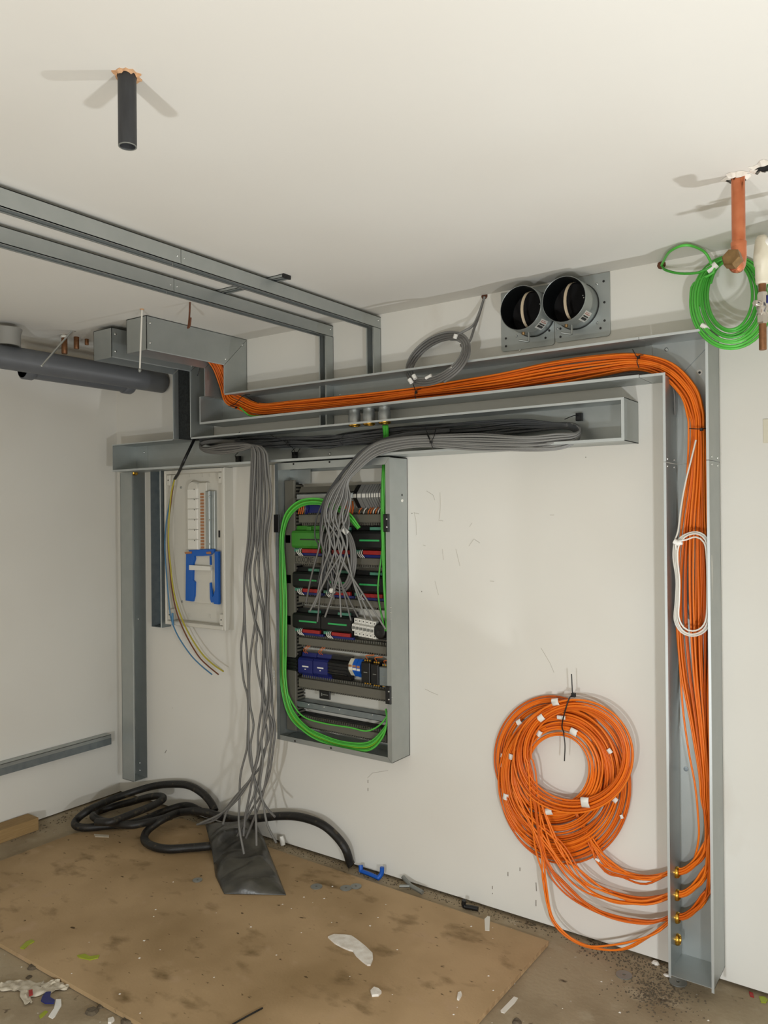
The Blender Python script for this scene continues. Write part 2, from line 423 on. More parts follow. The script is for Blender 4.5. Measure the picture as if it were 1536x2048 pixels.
# cranked pieces from the ceiling
def cranked(name, label, x0, x1, ya, za, zb, zd):
    t = thing(name, ((x0+x1)/2, ya/2, zd), label, 'trunking')
    g = 0.0008
    for n_, xa, xb in (('side_plate', x1-T, x1), ('side_plate', x0, x0+T)):
        b = MB().prism([(ya, zb), (DP-0.001, zb), (-0.001-g, za-g), (ya, za)], 'x', xa, xb)
        b.prism([(DP, zd), (-0.001, zd), (-0.001, za-0.002), (DP+g, zb-g)], 'x', xa, xb)
        build(n_, b, 'steel', t)
    b = MB().box(x0, x1, ya, -0.001, za-T, za); b.box(x0, x1, -0.003, -0.0008, zd, za); b.box(x0, x1, ya, ya+T, zb, za)
    build('channel_body', b, 'steel', t)
    b = MB().box(x1-0.0, x1+0.001, ya, DP, zb, zb+0.004); b.box(x1-0.004, x1+0.001, DP-0.001, DP, zd, zb)
    b.box(x0, x0+0.004, DP-0.001, DP, zd, zb)
    build('folded_edge', b, 'lipsteel', t)
    h = za-zb
    scr(t, (x1, ya+0.02, za-0.2*h), (1, 0, 0), 0.006); scr(t, (x1, ya+0.02, zb+0.22*h), (1, 0, 0), 0.006)
    scr(t, (x1, -0.03, za-0.03), (1, 0, 0), 0.006); scr(t, (x1, DP+0.01, zb+0.03), (1, 0, 0), 0.005)
    return t
cranked('cranked_trunking', 'nearer galvanised trunking elbow under the ceiling with orange cables inside', 0.885, 1.02, -0.593, 2.3985, 2.253, 2.121)
tb_ = cranked('cranked_trunking', 'farther galvanised trunking elbow with an empty dark drop, left of the orange one', 0.655, 0.785, -0.596, 2.381, 2.249, 1.929)

build('dark_insert', MB().box(0.659, 0.781, -0.118, -0.004, 1.931, 2.30).box(0.659, 0.781, -0.58, -0.118, 2.29, 2.30), 'insert', tb_, 'black packing added to darken the open drop')  # dark insert added so the inside of the open drop reads black
# slim ceiling channels turning down the back wall
def ceiling_channel(label, xr, drop, zt, joint_y):
    xl = xr-0.041; zb = 2.337; zt2 = 2.387
    t = thing('steel_channel', ((xl+xr)/2, -0.8, zb), label, 'channel')
    for ya, yb in ((-3.0, joint_y-0.0012), (joint_y+0.0012, -0.001)):
        b = MB().box(xr-T, xr, ya, yb, zb, zt2); b.box(xl, xl+T, ya, yb, zb, zt2); b.box(xl, xr, ya, yb, zt2-T, zt2)
        b.box(xr-0.007, xr, ya, min(yb, -0.05), zb, zb+T); b.box(xl, xl+0.006, ya, min(yb, -0.05), zb, zb+T)
        build('channel_length', b, 'steel', t)
    b = MB().box(xr-T, xr, -0.05, -0.001, drop, zb+0.002); b.box(xl, xl+T, -0.05, -0.001, drop, zb+0.002)
    b.box(xl, xr, -0.003, -0.001, drop, zb+0.002)
    b.box(xr-0.007, xr, -0.052, -0.05, drop, zb); b.box(xl, xl+0.006, -0.052, -0.05, drop, zb)
    build('drop_channel', b, 'steel', t)
    for dy in (-0.014, 0.014):
        scr(t, (xr, joint_y+dy, 2.36), (1, 0, 0), 0.0035)
    scr(t, (xr, -0.02, 2.37), (1, 0, 0), 0.004)
    return t
ceiling_channel('longer slim steel channel under the ceiling, the one nearer the black pipe', 1.817, 2.121, 0, XP(362, 515, 1.817).y)
ceiling_channel('slim steel channel under the ceiling, the one nearer the left wall', 1.557, 1.929, 0, XP(348, 572, 1.557).y)
# slotted strut
t = thing('support_strut', (1.6, -0.656, 2.3875), 'short slotted support rail under the ceiling across both slim channels', 'rail')
b = MB().box(1.42, 1.868, -0.673, -0.671, 2.3875, 2.3995); b.box(1.42, 1.868, -0.641, -0.639, 2.3875, 2.3995); b.box(1.42, 1.868, -0.673, -0.639, 2.3975, 2.3995)
b.box(1.42, 1.868, -0.673, -0.664, 2.3875, 2.389); b.box(1.42, 1.868, -0.648, -0.639, 2.3875, 2.389)
build('rail_body', b, 'steel', t)
build('end_cap', MB().box(1.868, 1.876, -0.675, -0.637, 2.386, 2.3998), 'black', t, 'black plastic end cap')

# trunking post in the left corner (open to the right), short one beside the enclosure, rail on left wall
t = thing('steel_post', (0.195, -0.045, 0.132), 'tall narrow galvanised trunking in the left corner under the long trunking', 'trunking')
b = MB().box(0.146, 0.243, -0.088, -0.0858, 0.132, 1.783); b.box(0.146, 0.243, -0.0025, -0.0005, 0.132, 1.783); b.box(0.146, 0.1482, -0.088, 0, 0.132, 1.783)
b.box(0.241, 0.243, -0.088, -0.080, 0.132, 1.783); b.box(0.146, 0.243, -0.088, 0, 0.132, 0.134)
build('post_body', b, 'steel', t)
build('folded_edge', MB().box(0.2425, 0.2445, -0.0885, -0.0845, 0.133, 1.783), 'lipsteel', t)
build('brass_bush', MB().lathe((0.2, -0.045, 1.783), (0, 0, -1), [(0, 0.018), (0, 0.026), (0.010, 0.026), (0.014, 0.022), (0.012, 0.018)], 18, close=True), 'brass', t, 'brass cable bush')
for z in (0.16, 0.2): scr(t, (0.18, -0.003, z), (0, -1, 0), 0.006)
scr(t, W(276, 1238, -0.003), (0, -1, 0), 0.006)
t = thing('steel_post', (0.405, -0.03, 0.965), 'short narrow galvanised trunking against the left side of the white enclosure', 'trunking')
b = MB().box(0.363, 0.3652, -0.06, 0, 0.965, 1.783); b.box(0.445, 0.4472, -0.06, 0, 0.965, 1.783); b.box(0.363, 0.447, -0.0025, -0.0005, 0.965, 1.783); b.box(0.363, 0.447, -0.06, 0, 0.965, 0.967)
build('post_body', b, 'steel_dark', t)
build('front_lip', MB().box(0.440, 0.447, -0.062, -0.06, 0.965, 1.783), 'lipsteel', t)
t = thing('steel_channel', (0.025, -1.0, 0.297), 'slim steel channel running low along the left wall', 'channel')
b = MB().box(0.001, 0.052, -3.0, -0.09, 0.355, 0.357); b.box(0.05, 0.052, -3.0, -0.09, 0.337, 0.357); b.box(0.001, 0.003, -3.0, -0.09, 0.305, 0.357); b.box(0.001, 0.052, -3.0, -0.09, 0.303, 0.305)
build('channel_body', b, 'steel', t)
build('cover_strip', MB().box(0.052, 0.054, -3.0, -0.09, 0.303, 0.338), 'steel_dark', t)

# conduit couplings between the two horizontal runs
def coupling(pxx, label, green=False):
    p = W(pxx, 835, -0.10); x = p.x
    t = thing('conduit_coupling', (x, -0.10, lz1), label, 'coupling', 'steel couplings between the two trunkings')
    build('coupling_tube', MB().lathe((x, -0.10, lz1-0.001), (0, 0, 1), [(0, 0.0265), (0.040, 0.0265), (0.042, 0.024), (uz0-lz1, 0.024)], 24), 'tubezinc', t)
    build('brass_bush', MB().lathe((x, -0.10, lz1-0.0022), (0, 0, -1), [(0, 0.018), (0, 0.026), (0.007, 0.025), (0.009, 0.020), (0.007, 0.018)], 18, close=True), 'brass', t, 'brass bush')
for pp, lb in ((709, 'leftmost of three round steel couplings between the two horizontal trunkings'), (738, 'middle one of three round steel couplings between the two horizontal trunkings'), (769, 'rightmost of three round steel couplings, green cables below it')):
    coupling(pp, lb)

# ------------------------------------------------------------------ things on the ceiling
def ragged(cx, cy, r0, r1, n, seed, amp=0.35):
    rnd = random.Random(seed)
    return [(cx+math.cos(2*PI*k/n)*(r1*(1+amp*(rnd.random()-.45))), cy+math.sin(2*PI*k/n)*(r1*(1+amp*(rnd.random()-.45)))) for k in range(n)]
pb = Z(254, 150, H)
t = thing('waste_pipe', (pb.x, pb.y, 2.262), 'short black plastic pipe sticking down out of the ceiling', 'pipe')
build('pipe_wall', MB().lathe((pb.x, pb.y, 2.262), (0, 0, 1), [(0.002, 0.0145), (0.0, 0.0155), (0, 0.0170), (0.002, 0.0175), (0.1379, 0.0175), (0.1379, 0.0145)], 28, close=True), 'blackpipe', t)
build('cut_edge', MB().lathe((pb.x, pb.y, 2.2618), (0, 0, 1), [(-0.0004, 0.0148), (-0.0004, 0.0174), (0.0006, 0.0176), (0.0006, 0.0148)], 28, close=True), 'washer', t)
rnd = random.Random(4)
mbx = MB()
n = 26
ring0 = []; ring1 = []
for k in range(n):
    a = 2*PI*k/n
    r = 0.024*(1+0.34*(rnd.random()-.3)); ring0.append((pb.x+math.cos(a)*0.0185, pb.y+math.sin(a)*0.0185, H-0.001-0.006*rnd.random())); ring1.append((pb.x+math.cos(a)*r, pb.y+math.sin(a)*r, H-0.0005-0.004*rnd.random()))
mbx.add(ring0+ring1+[(v[0], v[1], H) for v in ring1], [(k, (k+1) % n, n+(k+1) % n, n+k) for k in range(n)]+[(n+k, n+(k+1) % n, 2*n+(k+1) % n, 2*n+k) for k in range(n)])
build('torn_hole_edge', mbx, 'foam', None, 'torn tan edge of the ceiling hole around the black pipe', 'hole edge')

# copper stub with elbow
cp = Z(1476, 352, H)
t = thing('copper_pipe', (cp.x, cp.y, 2.15), 'copper pipe with capped elbow hanging from the ceiling at right', 'pipe')
cap_p = W(1457, 509, cp.y-0.075)
bend = [(cp.x, cp.y, H), (cp.x, cp.y, 2.30), (cp.x, cp.y, 2.205), (cp.x-0.001, cp.y-0.003, 2.187)]
el = Vector((cp.x, cp.y, 2.168)); cd_ = (cap_p-el).normalized()
arc = spline([Vector((cp.x, cp.y, 2.225)), Vector((cp.x, cp.y, 2.193)), el+cd_*0.012+Vector((0, 0, -0.002)), el+cd_*0.032], 0.006)
build('copper_tube', MB().tube([(cp.x, cp.y, H), (cp.x, cp.y, 2.222)], 0.0165, 20), 'copper', t)
build('solder_elbow', MB().tube(arc, 0.0185, 20).lathe((cp.x, cp.y, 2.218), (0, 0, 1), [(0, 0.0185), (0.012, 0.0195), (0.016, 0.017)], 20).lathe(el+cd_*0.026, cd_, [(0, 0.0185), (0.004, 0.0205), (0.010, 0.0185)], 20), 'copper', t)
build('brass_cap', MB().lathe(el+cd_*0.038, cd_, [(0, 0.017), (0.0, 0.0235), (0.022, 0.0235), (0.026, 0.020)], 6, smooth=False), 'oldbrass', t, 'hexagonal brass end cap')
def hole_patch(name, c, r, seed, label, m_in='hole'):
    rr = ragged(c.x, c.y, 0, r, 22, seed, 0.7)
    t = thing(name, (c.x, c.y, H-0.006), label, 'hole')
    rnd = random.Random(seed)
    vs = []; fs = []
    n = len(rr)
    for k, (x, y) in enumerate(rr):
        vs.append((x, y, H-0.0006))
    for k, (x, y) in enumerate(rr):
        s = 0.55+0.15*rnd.random(); vs.append((c.x+(x-c.x)*s, c.y+(y-c.y)*s, H-0.003-0.008*rnd.random()))
    fs = [(k, (k+1) % n, n+(k+1) % n, n+k) for k in range(n)]
    build('broken_rim', MB().add(vs, fs), 'plaster', t)
    vs2 = [(c.x+(x-c.x)*0.72, c.y+(y-c.y)*0.72, H-0.002) for x, y in rr]
    build('dark_void', MB().add(vs2+[(v[0], v[1], H-0.0004) for v in vs2], [tuple(range(n)), tuple(range(2*n-1, n-1, -1))]+[(k, (k+1) % n, n+(k+1) % n, n+k) for k in range(n)]), m_in, t)
    return t
hole_patch('ceiling_hole', cp+Vector((-0.006, 0.004, 0)), 0.030, 5, 'ragged broken plaster hole around the copper pipe')
hole_patch('ceiling_hole', Z(1530, 333, H), 0.036, 9, 'ragged broken plaster hole at the right edge of the picture')

# valve assembly at right edge
vp = W(1524.5, 575, -0.42)
t = thing('stop_valve', (vp.x, vp.y, W(1524, 700, -0.42).z), 'white plastic coupling with brass stop valve hanging at right edge', 'valve')
zz = lambda y: W(1524.5, y, -0.42).z
k_ = (W(1534, 575, -0.42)-W(1515, 575, -0.42)).dot(_right)/2
build('plastic_coupling', MB().lathe((vp.x, vp.y, zz(568)), (0, 0, 1), [(0, k_*1.55), (0.006, k_*1.75), (zz(532)-zz(568), k_*1.85), (zz(531)-zz(568), k_*2.1), (zz(512)-zz(568), k_*2.25), (zz(498)-zz(568), k_*2.05), (zz(480)-zz(568), k_*1.75), (zz(472)-zz(568), k_*1.2)], 24), 'cream', t)
build('plastic_elbow', MB().tube([(vp.x, vp.y, zz(488)), (vp.x+0.1, vp.y, zz(488)), (vp.x+0.5, vp.y, zz(488))], k_*1.5, 16), 'white', t)
build('copper_tail', MB().lathe((vp.x, vp.y, zz(604)), (0, 0, 1), [(0, k_), (zz(562)-zz(604), k_)], 18), 'oldcopper', t)
build('copper_tail', MB().lathe((vp.x, vp.y, zz(700)), (0, 0, 1), [(0, k_*.9), (0.002, k_), (zz(640)-zz(700), k_)], 18), 'oldcopper', t)
build('compression_nut', MB().lathe((vp.x, vp.y, zz(604)), (0, 0, 1), [(0, k_*1.45), (0.022, k_*1.45), (0.026, k_*1.15)], 6, smooth=False), 'chrome', t)
build('compression_nut', MB().lathe((vp.x, vp.y, zz(648)), (0, 0, 1), [(0, k_*1.2), (0.004, k_*1.5), (zz(630)-zz(648), k_*1.5)], 6, smooth=False), 'chrome', t)
vbdy = MB().lathe((vp.x, vp.y, zz(632)), (0, 0, 1), [(0, k_*1.25), (0.006, k_*1.6), (0.010, k_*1.3), (0.022, k_*1.6), (0.036, k_*1.55), (zz(602)-zz(632), k_*1.2)], 18)
sp_ = Vector((vp.x-0.012, vp.y-0.018, zz(609)))
vbdy.lathe(Vector((vp.x, vp.y, zz(609))), (-0.5, -0.85, 0.05), [(0, k_*0.9), (0.026, k_*0.9), (0.030, k_*0.7)], 14)
build('valve_body', vbdy, 'chrome', t)
build('valve_handle', MB().bbox(vp.x+0.014, vp.x+0.075, vp.y-0.034, vp.y-0.022, zz(612), zz(597)), 'darkblue', t, 'blue lever handle')

# ventilation spigots
def vent(label, x0, x1, z0, z1, cx, cz, seed):
    t = thing('ventilation_spigot', (cx, 0, z0), label, 'duct collar')
    r = 0.012
    pts = [(x0, z1), (x0, z0+r)] + [(x0+r-r*math.cos(a), z0+r-r*math.sin(a)) for a in (PI/6, PI/3)] + [(x0+r, z0), (x1-r, z0)] + [(x1-r+r*math.sin(a), z0+r-r*math.cos(a)) for a in (PI/6, PI/3)] + [(x1, z0+r), (x1, z1)]
    build('mounting_plate', MB().prism(pts, 'y', -0.006, -0.001), 'steel', t)
    R_ = 0.0805
    build('duct_collar', MB().lathe((cx, -0.006, cz), (0, -1, 0), [(0, R_+0.004), (0.004, R_+0.004), (0.004, R_), (0.060, R_), (0.063, R_+0.0015), (0.066, R_), (0.126, R_), (0.127, R_-0.001), (0.126, R_-0.002), (0.0, R_-0.002)], 40, close=True), 'steel', t)
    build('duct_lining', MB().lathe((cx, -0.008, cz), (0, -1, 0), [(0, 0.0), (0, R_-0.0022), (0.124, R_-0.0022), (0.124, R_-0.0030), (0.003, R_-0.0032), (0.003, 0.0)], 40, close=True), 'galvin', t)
    build('rubber_joint', MB().lathe((cx, -0.006, cz), (0, -1, 0), [(0.004, R_+0.001), (0.004, R_+0.0035), (0.007, R_+0.0035), (0.007, R_+0.001)], 40, close=True), 'black', t)
    dv_ = Vector((-0.5, -0.866, 0)); rg = R_-0.009
    arc_ = [Vector((cx+0.012, -0.070, cz))+dv_*(rg*0.62*math.cos(q))+Vector((0, 0, rg*math.sin(q))) for q in [PI*(-0.5+k/16.0) for k in range(17)]]
    arc_ = [p if p.y > -0.128 else Vector((p.x, -0.128, p.z)) for p in arc_]
    vs = []; fs = []
    for p in arc_:
        for dx, dn in ((0, 0), (0.009, 0.003), (0.009, 0.0045), (0, 0.0015)): vs.append(p+Vector((dx, dn, 0)))
    for k in range(16):
        for j in range(4): fs.append((4*k+j, 4*k+(j+1) % 4, 4*k+4+(j+1) % 4, 4*k+4+j))
    build('blade_gasket', MB().add(vs, fs, True), 'gasket', t, 'beige curved edge seal of the damper blade')
    build('damper_blade', MB().lathe((cx, -0.03, cz), (0, -1, 0), [(0, R_-0.004), (0.003, R_-0.004)], 40), 'hole', t)
    hp = Vector((cx+0.006, -0.075, cz-R_-0.001))
    build('handle_boss', MB().lathe((hp.x-0.012, hp.y-0.02, hp.z+0.003), (0, 0, -1), [(0, 0.006), (0.010, 0.006), (0.012, 0.004)], 10), 'oldbrass', t)
    build('damper_handle', MB().tube(spline([(hp.x, hp.y, hp.z+0.002), (hp.x, hp.y, hp.z-0.026), (hp.x-0.003, hp.y-0.003, hp.z-0.031), (hp.x-0.032, hp.y-0.02, hp.z-0.025)], 0.006), 0.0040, 8), 'washer', t)
    a0 = -0.75
    lab = MB()
    for k in range(5):
        pass
    def curved(mb, aa, ab, ya, yb, rr):
        n = 6; vs = []
        for j in range(n+1):
            a = aa+(ab-aa)*j/n
            for y in (ya, yb): vs.append((cx+rr*math.cos(a), y, cz+rr*math.sin(a)))
        for j in range(n+1):
            a = aa+(ab-aa)*j/n
            for y in (ya, yb): vs.append((cx+(rr-0.0005)*math.cos(a), y, cz+(rr-0.0005)*math.sin(a)))
        o = 2*(n+1)
        fs = [(2*j, 2*j+1, 2*j+3, 2*j+2) for j in range(n)] + [(o+2*j, o+2*j+2, o+2*j+3, o+2*j+1) for j in range(n)]
        mb.add(vs, fs, True); return mb
    st = build('sticker', curved(MB(), -1.05, -0.55, -0.10, -0.045, R_+0.0008), 'sticker', t, 'small white printed label')
    build('printed_block', curved(curved(MB(), -0.97, -0.85, -0.095, -0.052, R_+0.0012), -0.82, -0.76, -0.095, -0.052, R_+0.0012), 'ink', st)
    build('printed_line', curved(curved(MB(), -0.70, -0.67, -0.095, -0.052, R_+0.0012), -0.63, -0.61, -0.095, -0.06, R_+0.0012), 'redink', st)
    rnd = random.Random(seed)
    for (dx, dz) in ((x0+0.02-cx, z0+0.05-cz), (x1-0.02-cx, z0+0.055-cz), (x1-0.022-cx, z1-0.03-cz), (x1-0.02-cx, 0.0), (x0+0.02-cx, z0+0.02-cz), (x1-0.035-cx, z0+0.03-cz)):
        build('fixing_hole', MB().lathe((cx+dx, -0.006, cz+dz), (0, -1, 0), [(0, 0.0045), (0.0008, 0.0045)], 10), 'ink', t)
    for a in (0.75, -0.75, -2.4):
        p = (cx+(R_+0.022)*math.cos(a), -0.006, cz+(R_+0.022)*math.sin(a))
        if x0+0.005 < p[0] < x1-0.005: scr(t, p, (0, -1, 0), 0.005)
    for a in (0.5, 0.35, -0.35, -0.5):
        scr(t, (cx+0.05*math.cos(a)-0.01, -0.034, cz+0.05*math.sin(a)*1.2), (0, -1, 0), 0.003)
    return t
vent('left round ventilation collar on a steel plate under the ceiling', 2.387, 2.604, 2.166, 2.392, 2.527, 2.288, 1)
vent('right round ventilation collar on a steel plate under the ceiling', 2.6075, 2.813, 2.172, 2.397, 2.692, 2.292, 2)

# left ceiling corner: drain pipes, copper stubs, rods
t = thing('drain_pipe', (0.41, -0.6, 2.199), 'thick grey drain pipe running under the ceiling beside the left wall', 'pipe')
build('pipe_wall', MB().lathe((0.41, -1.5, 2.2515), (0, 1, 0), [(0, 0.053), (1.27, 0.053), (1.272, 0.0545), (1.485, 0.0545), (1.487, 0.052), (1.485, 0.047), (1.40, 0.046)], 32), 'soil', t)
build('dark_bore', MB().lathe((0.41, -0.07, 2.2515), (0, 1, 0), [(0, 0.045), (0.056, 0.0465)], 24), 'hole', t)
bz = XP(150, 770, 0.33).z
ya_, yb_ = XP(45, 745, 0.33).y, XP(262, 785, 0.33).y
t = thing('drain_pipe', (0.33, (ya_+yb_)/2, bz), 'thinner grey drain pipe with sockets, just below and behind the thick one', 'pipe')
build('pipe_wall', MB().lathe((0.33, ya_, bz+0.042), (0, 1, 0), [(0, 0.042), (yb_-ya_, 0.042)], 24), 'soil', t)
for yy in (ya_, yb_-0.05):
    build('pipe_socket', MB().lathe((0.33, yy, bz+0.042), (0, 1, 0), [(0, 0.043), (0.004, 0.049), (0.045, 0.049), (0.055, 0.043)], 24), 'soil', t)
pc = XP(14, 680, 0.42)
t = thing('pipe_collar', (pc.x, pc.y, 2.31), 'grey pipe collar at the ceiling above the drain pipe at the left edge', 'collar')
build('collar_ring', MB().lathe((pc.x, pc.y, 2.30), (0, 0, 1), [(0, 0.050), (0.0, 0.056), (0.05, 0.056), (0.07, 0.062), (0.0755, 0.062), (0.0755, 0.05)], 28, close=True), 'collar', t)
a1, a2 = XP(45, 706, 0.12), XP(196, 722, 0.12)
build('brown_pipe', MB().tube([(0.12, a1.y, a1.z), (0.12, a2.y+0.3, a1.z)], 0.022, 16), 'mahogany', None, 'dull red-brown pipe behind the thick drain pipe under the ceiling', 'pipe')
a1, a2 = XP(60, 683, 0.05), XP(196, 700, 0.05)
build('white_batten', MB().bbox(0.03, 0.06, a1.y-0.2, -0.12, a1.z-0.01, a1.z+0.012), 'white', None, 'white batten near the ceiling along the left wall', 'batten')
for i, (xx, y0_, y1_, lb) in enumerate(((129, 676, 708, 'largest of three capped copper stubs under the ceiling at left'), (153, 670, 698, 'middle one of three capped copper stubs under the ceiling at left'), (173.5, 666, 690, 'smallest capped copper stub, next to the farther trunking elbow'))):
    X_ = 0.42
    p = XP(xx, y1_, X_); q = XP(xx, y0_, X_)
    r = (0.0135, 0.0125, 0.0095)[i]
    t = thing('copper_stub', p, lb, 'pipe')
    build('copper_tube', MB().lathe(p, (0, 0, 1), [(0, r*.85), (0.003, r), (q.z-p.z, r), (q.z-p.z+0.002, r*.7), (H-p.z, r*.7)], 16), 'oldcopper', t)
    build('white_clip', MB().lathe((p.x, p.y, q.z), (0, 0, 1), [(0, r*1.2), (0.010, r*1.3), (0.014, r*.8)], 12), 'white', t)
p1, p2 = XP(150, 655, 0.52), XP(83, 732, 0.60)
build('threaded_rod', MB().tube([(p1.x, p1.y, H), p1, p2], 0.0042, 8), 'zinc', None, 'bent thin bright rod slanting across the drain pipe', 'rod')
ra = Z(284, 618, H)
t = thing('hanger_rod', (ra.x, ra.y, 2.2), 'thin white rod with ball end hanging beside the nearer trunking elbow', 'rod')
rb = W(279.5, 742, ra.y)
build('rod_wire', MB().tube([(ra.x, ra.y, H-0.004), ((ra.x+rb.x)/2, ra.y, (H+rb.z)/2), rb], 0.0036, 8), 'white_cable', t)
build('ball_end', MB().lathe(rb+Vector((0, 0, 0.012)), (0, 0, -1), [(0, 0.003), (0.007, 0.007), (0.014, 0.006), (0.018, 0.002)], 10), 'washer', t)
build('ceiling_plug', MB().lathe((ra.x, ra.y, H-0.004), (0, 0, 1), [(0, 0.006), (0.0038, 0.010)], 8), 'foam', t)
ha = Z(380, 604, H)
hk = [Vector((ha.x, ha.y, H-0.001)), W(379, 630, ha.y), W(377, 650, ha.y), W(375.5, 656, ha.y), W(379.5, 652, ha.y), W(381.5, 635, ha.y)]
build('wire_hook', MB().tube(spline(hk, 0.008), 0.0035, 8), 'rust', None, 'rusty wire hook hanging from the ceiling beside the slim channel', 'hook')
hw = W(969, 592, 0)
build('wall_hole', MB().lathe((hw.x, -0.0005, hw.z), (0, -1, 0), [(0, 0.014), (0.001, 0.012)], 9), 'rust', None, 'small brown wall hole where the coiled grey cables come out', 'hole')
hg = W(1323, 530, 0)
build('wall_hole', MB().lathe((hg.x, -0.0005, hg.z), (0, -1, 0), [(0, 0.015), (0.001, 0.012)], 9), 'rust', None, 'small brown wall hole where the coiled green cables come out', 'hole')

pw = W(1532, 862, 0)
build('wall_patch', MB().bbox(pw.x-0.008, pw.x+0.09, -0.004, -0.0003, W(1532, 886, 0).z, W(1532, 838, 0).z, 0.001), 'cream', None, 'cream filler patch on the wall at the right edge of the picture', 'patch')

# ------------------------------------------------------------------ control cabinet
def ext(x0, x1, y0, y1, Y):
    mx, my = (x0+x1)/2, (y0+y1)/2
    return W(x0, my, Y).x, W(x1, my, Y).x, W(mx, y1, Y).z, W(mx, y0, Y).z
kx0, kx1, kz0, kz1, kd = 1.32, 1.946, 0.541, 1.778, -0.13
cab = thing('control_cabinet', ((kx0+kx1)/2, kd/2, kz0), 'open galvanised wall cabinet with rows of control modules and cable ducts', 'cabinet')
b = MB().box(kx0, kx1, -0.004, -0.0008, kz0, kz1)
b.box(kx0, kx0+T, kd, 0, kz0, kz1).box(kx1-T, kx1, kd, -0.0008, kz0, kz1).box(kx0, kx1, kd, -0.0008, kz0, kz0+T).box(kx0, kx1, kd, -0.0008, kz1-T, kz1)
build('cabinet_shell', b, 'steel', cab)
fl = 0.021
fr = build('front_flange', MB().box(kx0, kx0+fl*0.8, kd-T, kd, kz0, kz1), 'steel_dark', cab)
build('front_flange', MB().prism([(kx1-fl, kz0+fl), (kx1, kz0), (kx1, kz1), (kx1-fl, kz1-0.03)], 'y', kd-T, kd), 'steel', cab)
build('front_flange', MB().prism([(kx0+fl*0.8, kz0), (kx1-0.001, kz0), (kx1-fl-.001, kz0+fl), (kx0+fl*0.8, kz0+fl)], 'y', kd-T, kd), 'steel', cab)
build('front_flange', MB().prism([(kx0+fl*0.8, kz1-0.03), (kx1-fl-.001, kz1-0.03), (kx1-0.001, kz1), (kx0+fl*0.8, kz1)], 'y', kd-T, kd), 'steel', cab)
for xx, yy in ((587, 928), (659, 924), (736, 920), (590, 1482), (662, 1496)):
    p = W(xx, yy, kd-T); build('flange_hole', MB().lathe(p, (0, -1, 0), [(0, 0.005), (0.0006, 0.005)], 10), 'ink', cab)
for yy in (1395, 1238, 1225, 1215): scr(cab, W(778+(yy-920)*0.012, yy, kd-T), (0, -1, 0), 0.003)
p = XP(804, 990, kx1); build('flange_hole', MB().lathe(p, (1, 0, 0), [(0, 0.005), (0.0006, 0.005)], 8), 'ink', cab)
p = XP(804, 1001, kx1); build('plastic_plug', MB().lathe(p, (1, 0, 0), [(0, 0.007), (0.003, 0.006)], 8), 'white', cab)
# mounting plate and top bracket
build('mounting_plate', MB().box(kx0+0.035, kx1-0.03, -0.010, -0.006, kz0+0.03, kz1-0.035), 'cu_white', cab)
x0, x1, z0, z1 = ext(560, 628, 940, 968, -0.03)
build('steel_bracket', MB().box(x0, x1-0.02, -0.034, -0.03, z0, z1).box(x0, x0+0.003, -0.034, -0.011, z0, z1), 'steel', cab)
FY = -0.078
def duct(y0, y1, xa=597, xb=772):
    """one horizontal wiring duct of the cabinet: slotted body and snap-on lid (pixel rows at its middle)"""
    x0, x1, z0, z1 = ext(xa, xb, y0, y1, FY)
    x1 = min(x1, kx1-0.045)
    d = build('wiring_duct', MB().box(x0, x1, -0.058, -0.0105, z0-0.002, z1+0.002).box(x0, x1, -0.066, -0.058, z0+0.008, z1-0.008), 'duct', cab, 'grey slotted wiring duct')
    lid = build('duct_lid', MB().bbox(x0, x1, FY, -0.0665, z0, z1, 0.002), 'duct', d)
    f = MB(); n = int((x1-x0)/0.012)
    for k in range(n):
        xx = x0+0.004+0.012*k
        f.box(xx, xx+0.006, -0.0585, -0.03, z1+0.0021, z1+0.012); f.box(xx, xx+0.006, -0.0585, -0.03, z0-0.012, z0-0.0021)
    o = build('duct_finger', f, 'duct', d); o['kind'] = 'stuff'
    return d, lid, (x0, x1, z0, z1)
D = {}
for k, (a, c) in enumerate(((1029, 1045), (1115, 1128), (1198, 1210.5), (1284, 1299), (1369, 1387), (1453, 1467))):
    D[k] = duct(a, c)
# vertical duct at the left with its comb of slots
x0, x1 = W(571, 1200, FY).x, W(590, 1200, FY).x
zt, zb = W(590, 960, FY).z, W(590, 1462, FY).z
dv = build('wiring_duct', MB().bbox(x0, x1, FY, -0.066, zb, zt, 0.002).box(x0+.003, x0+.005, -0.066, -0.0105, zb, zt), 'duct', cab, 'tall slotted wiring duct along the left side')
f = MB(); n = int((zt-zb)/0.0155)
for k in range(n):
    zz_ = zb+0.0155*k
    f.box(x1-0.004, x1-0.001, -0.064, -0.012, zz_, zz_+0.0085)
o = build('duct_finger', f, 'duct', dv); o['kind'] = 'stuff'
build('dark_gap', MB().box(x0+0.006, x1-0.010, -0.060, -0.013, zb+0.01, zt-0.01), 'duct_dark', dv)
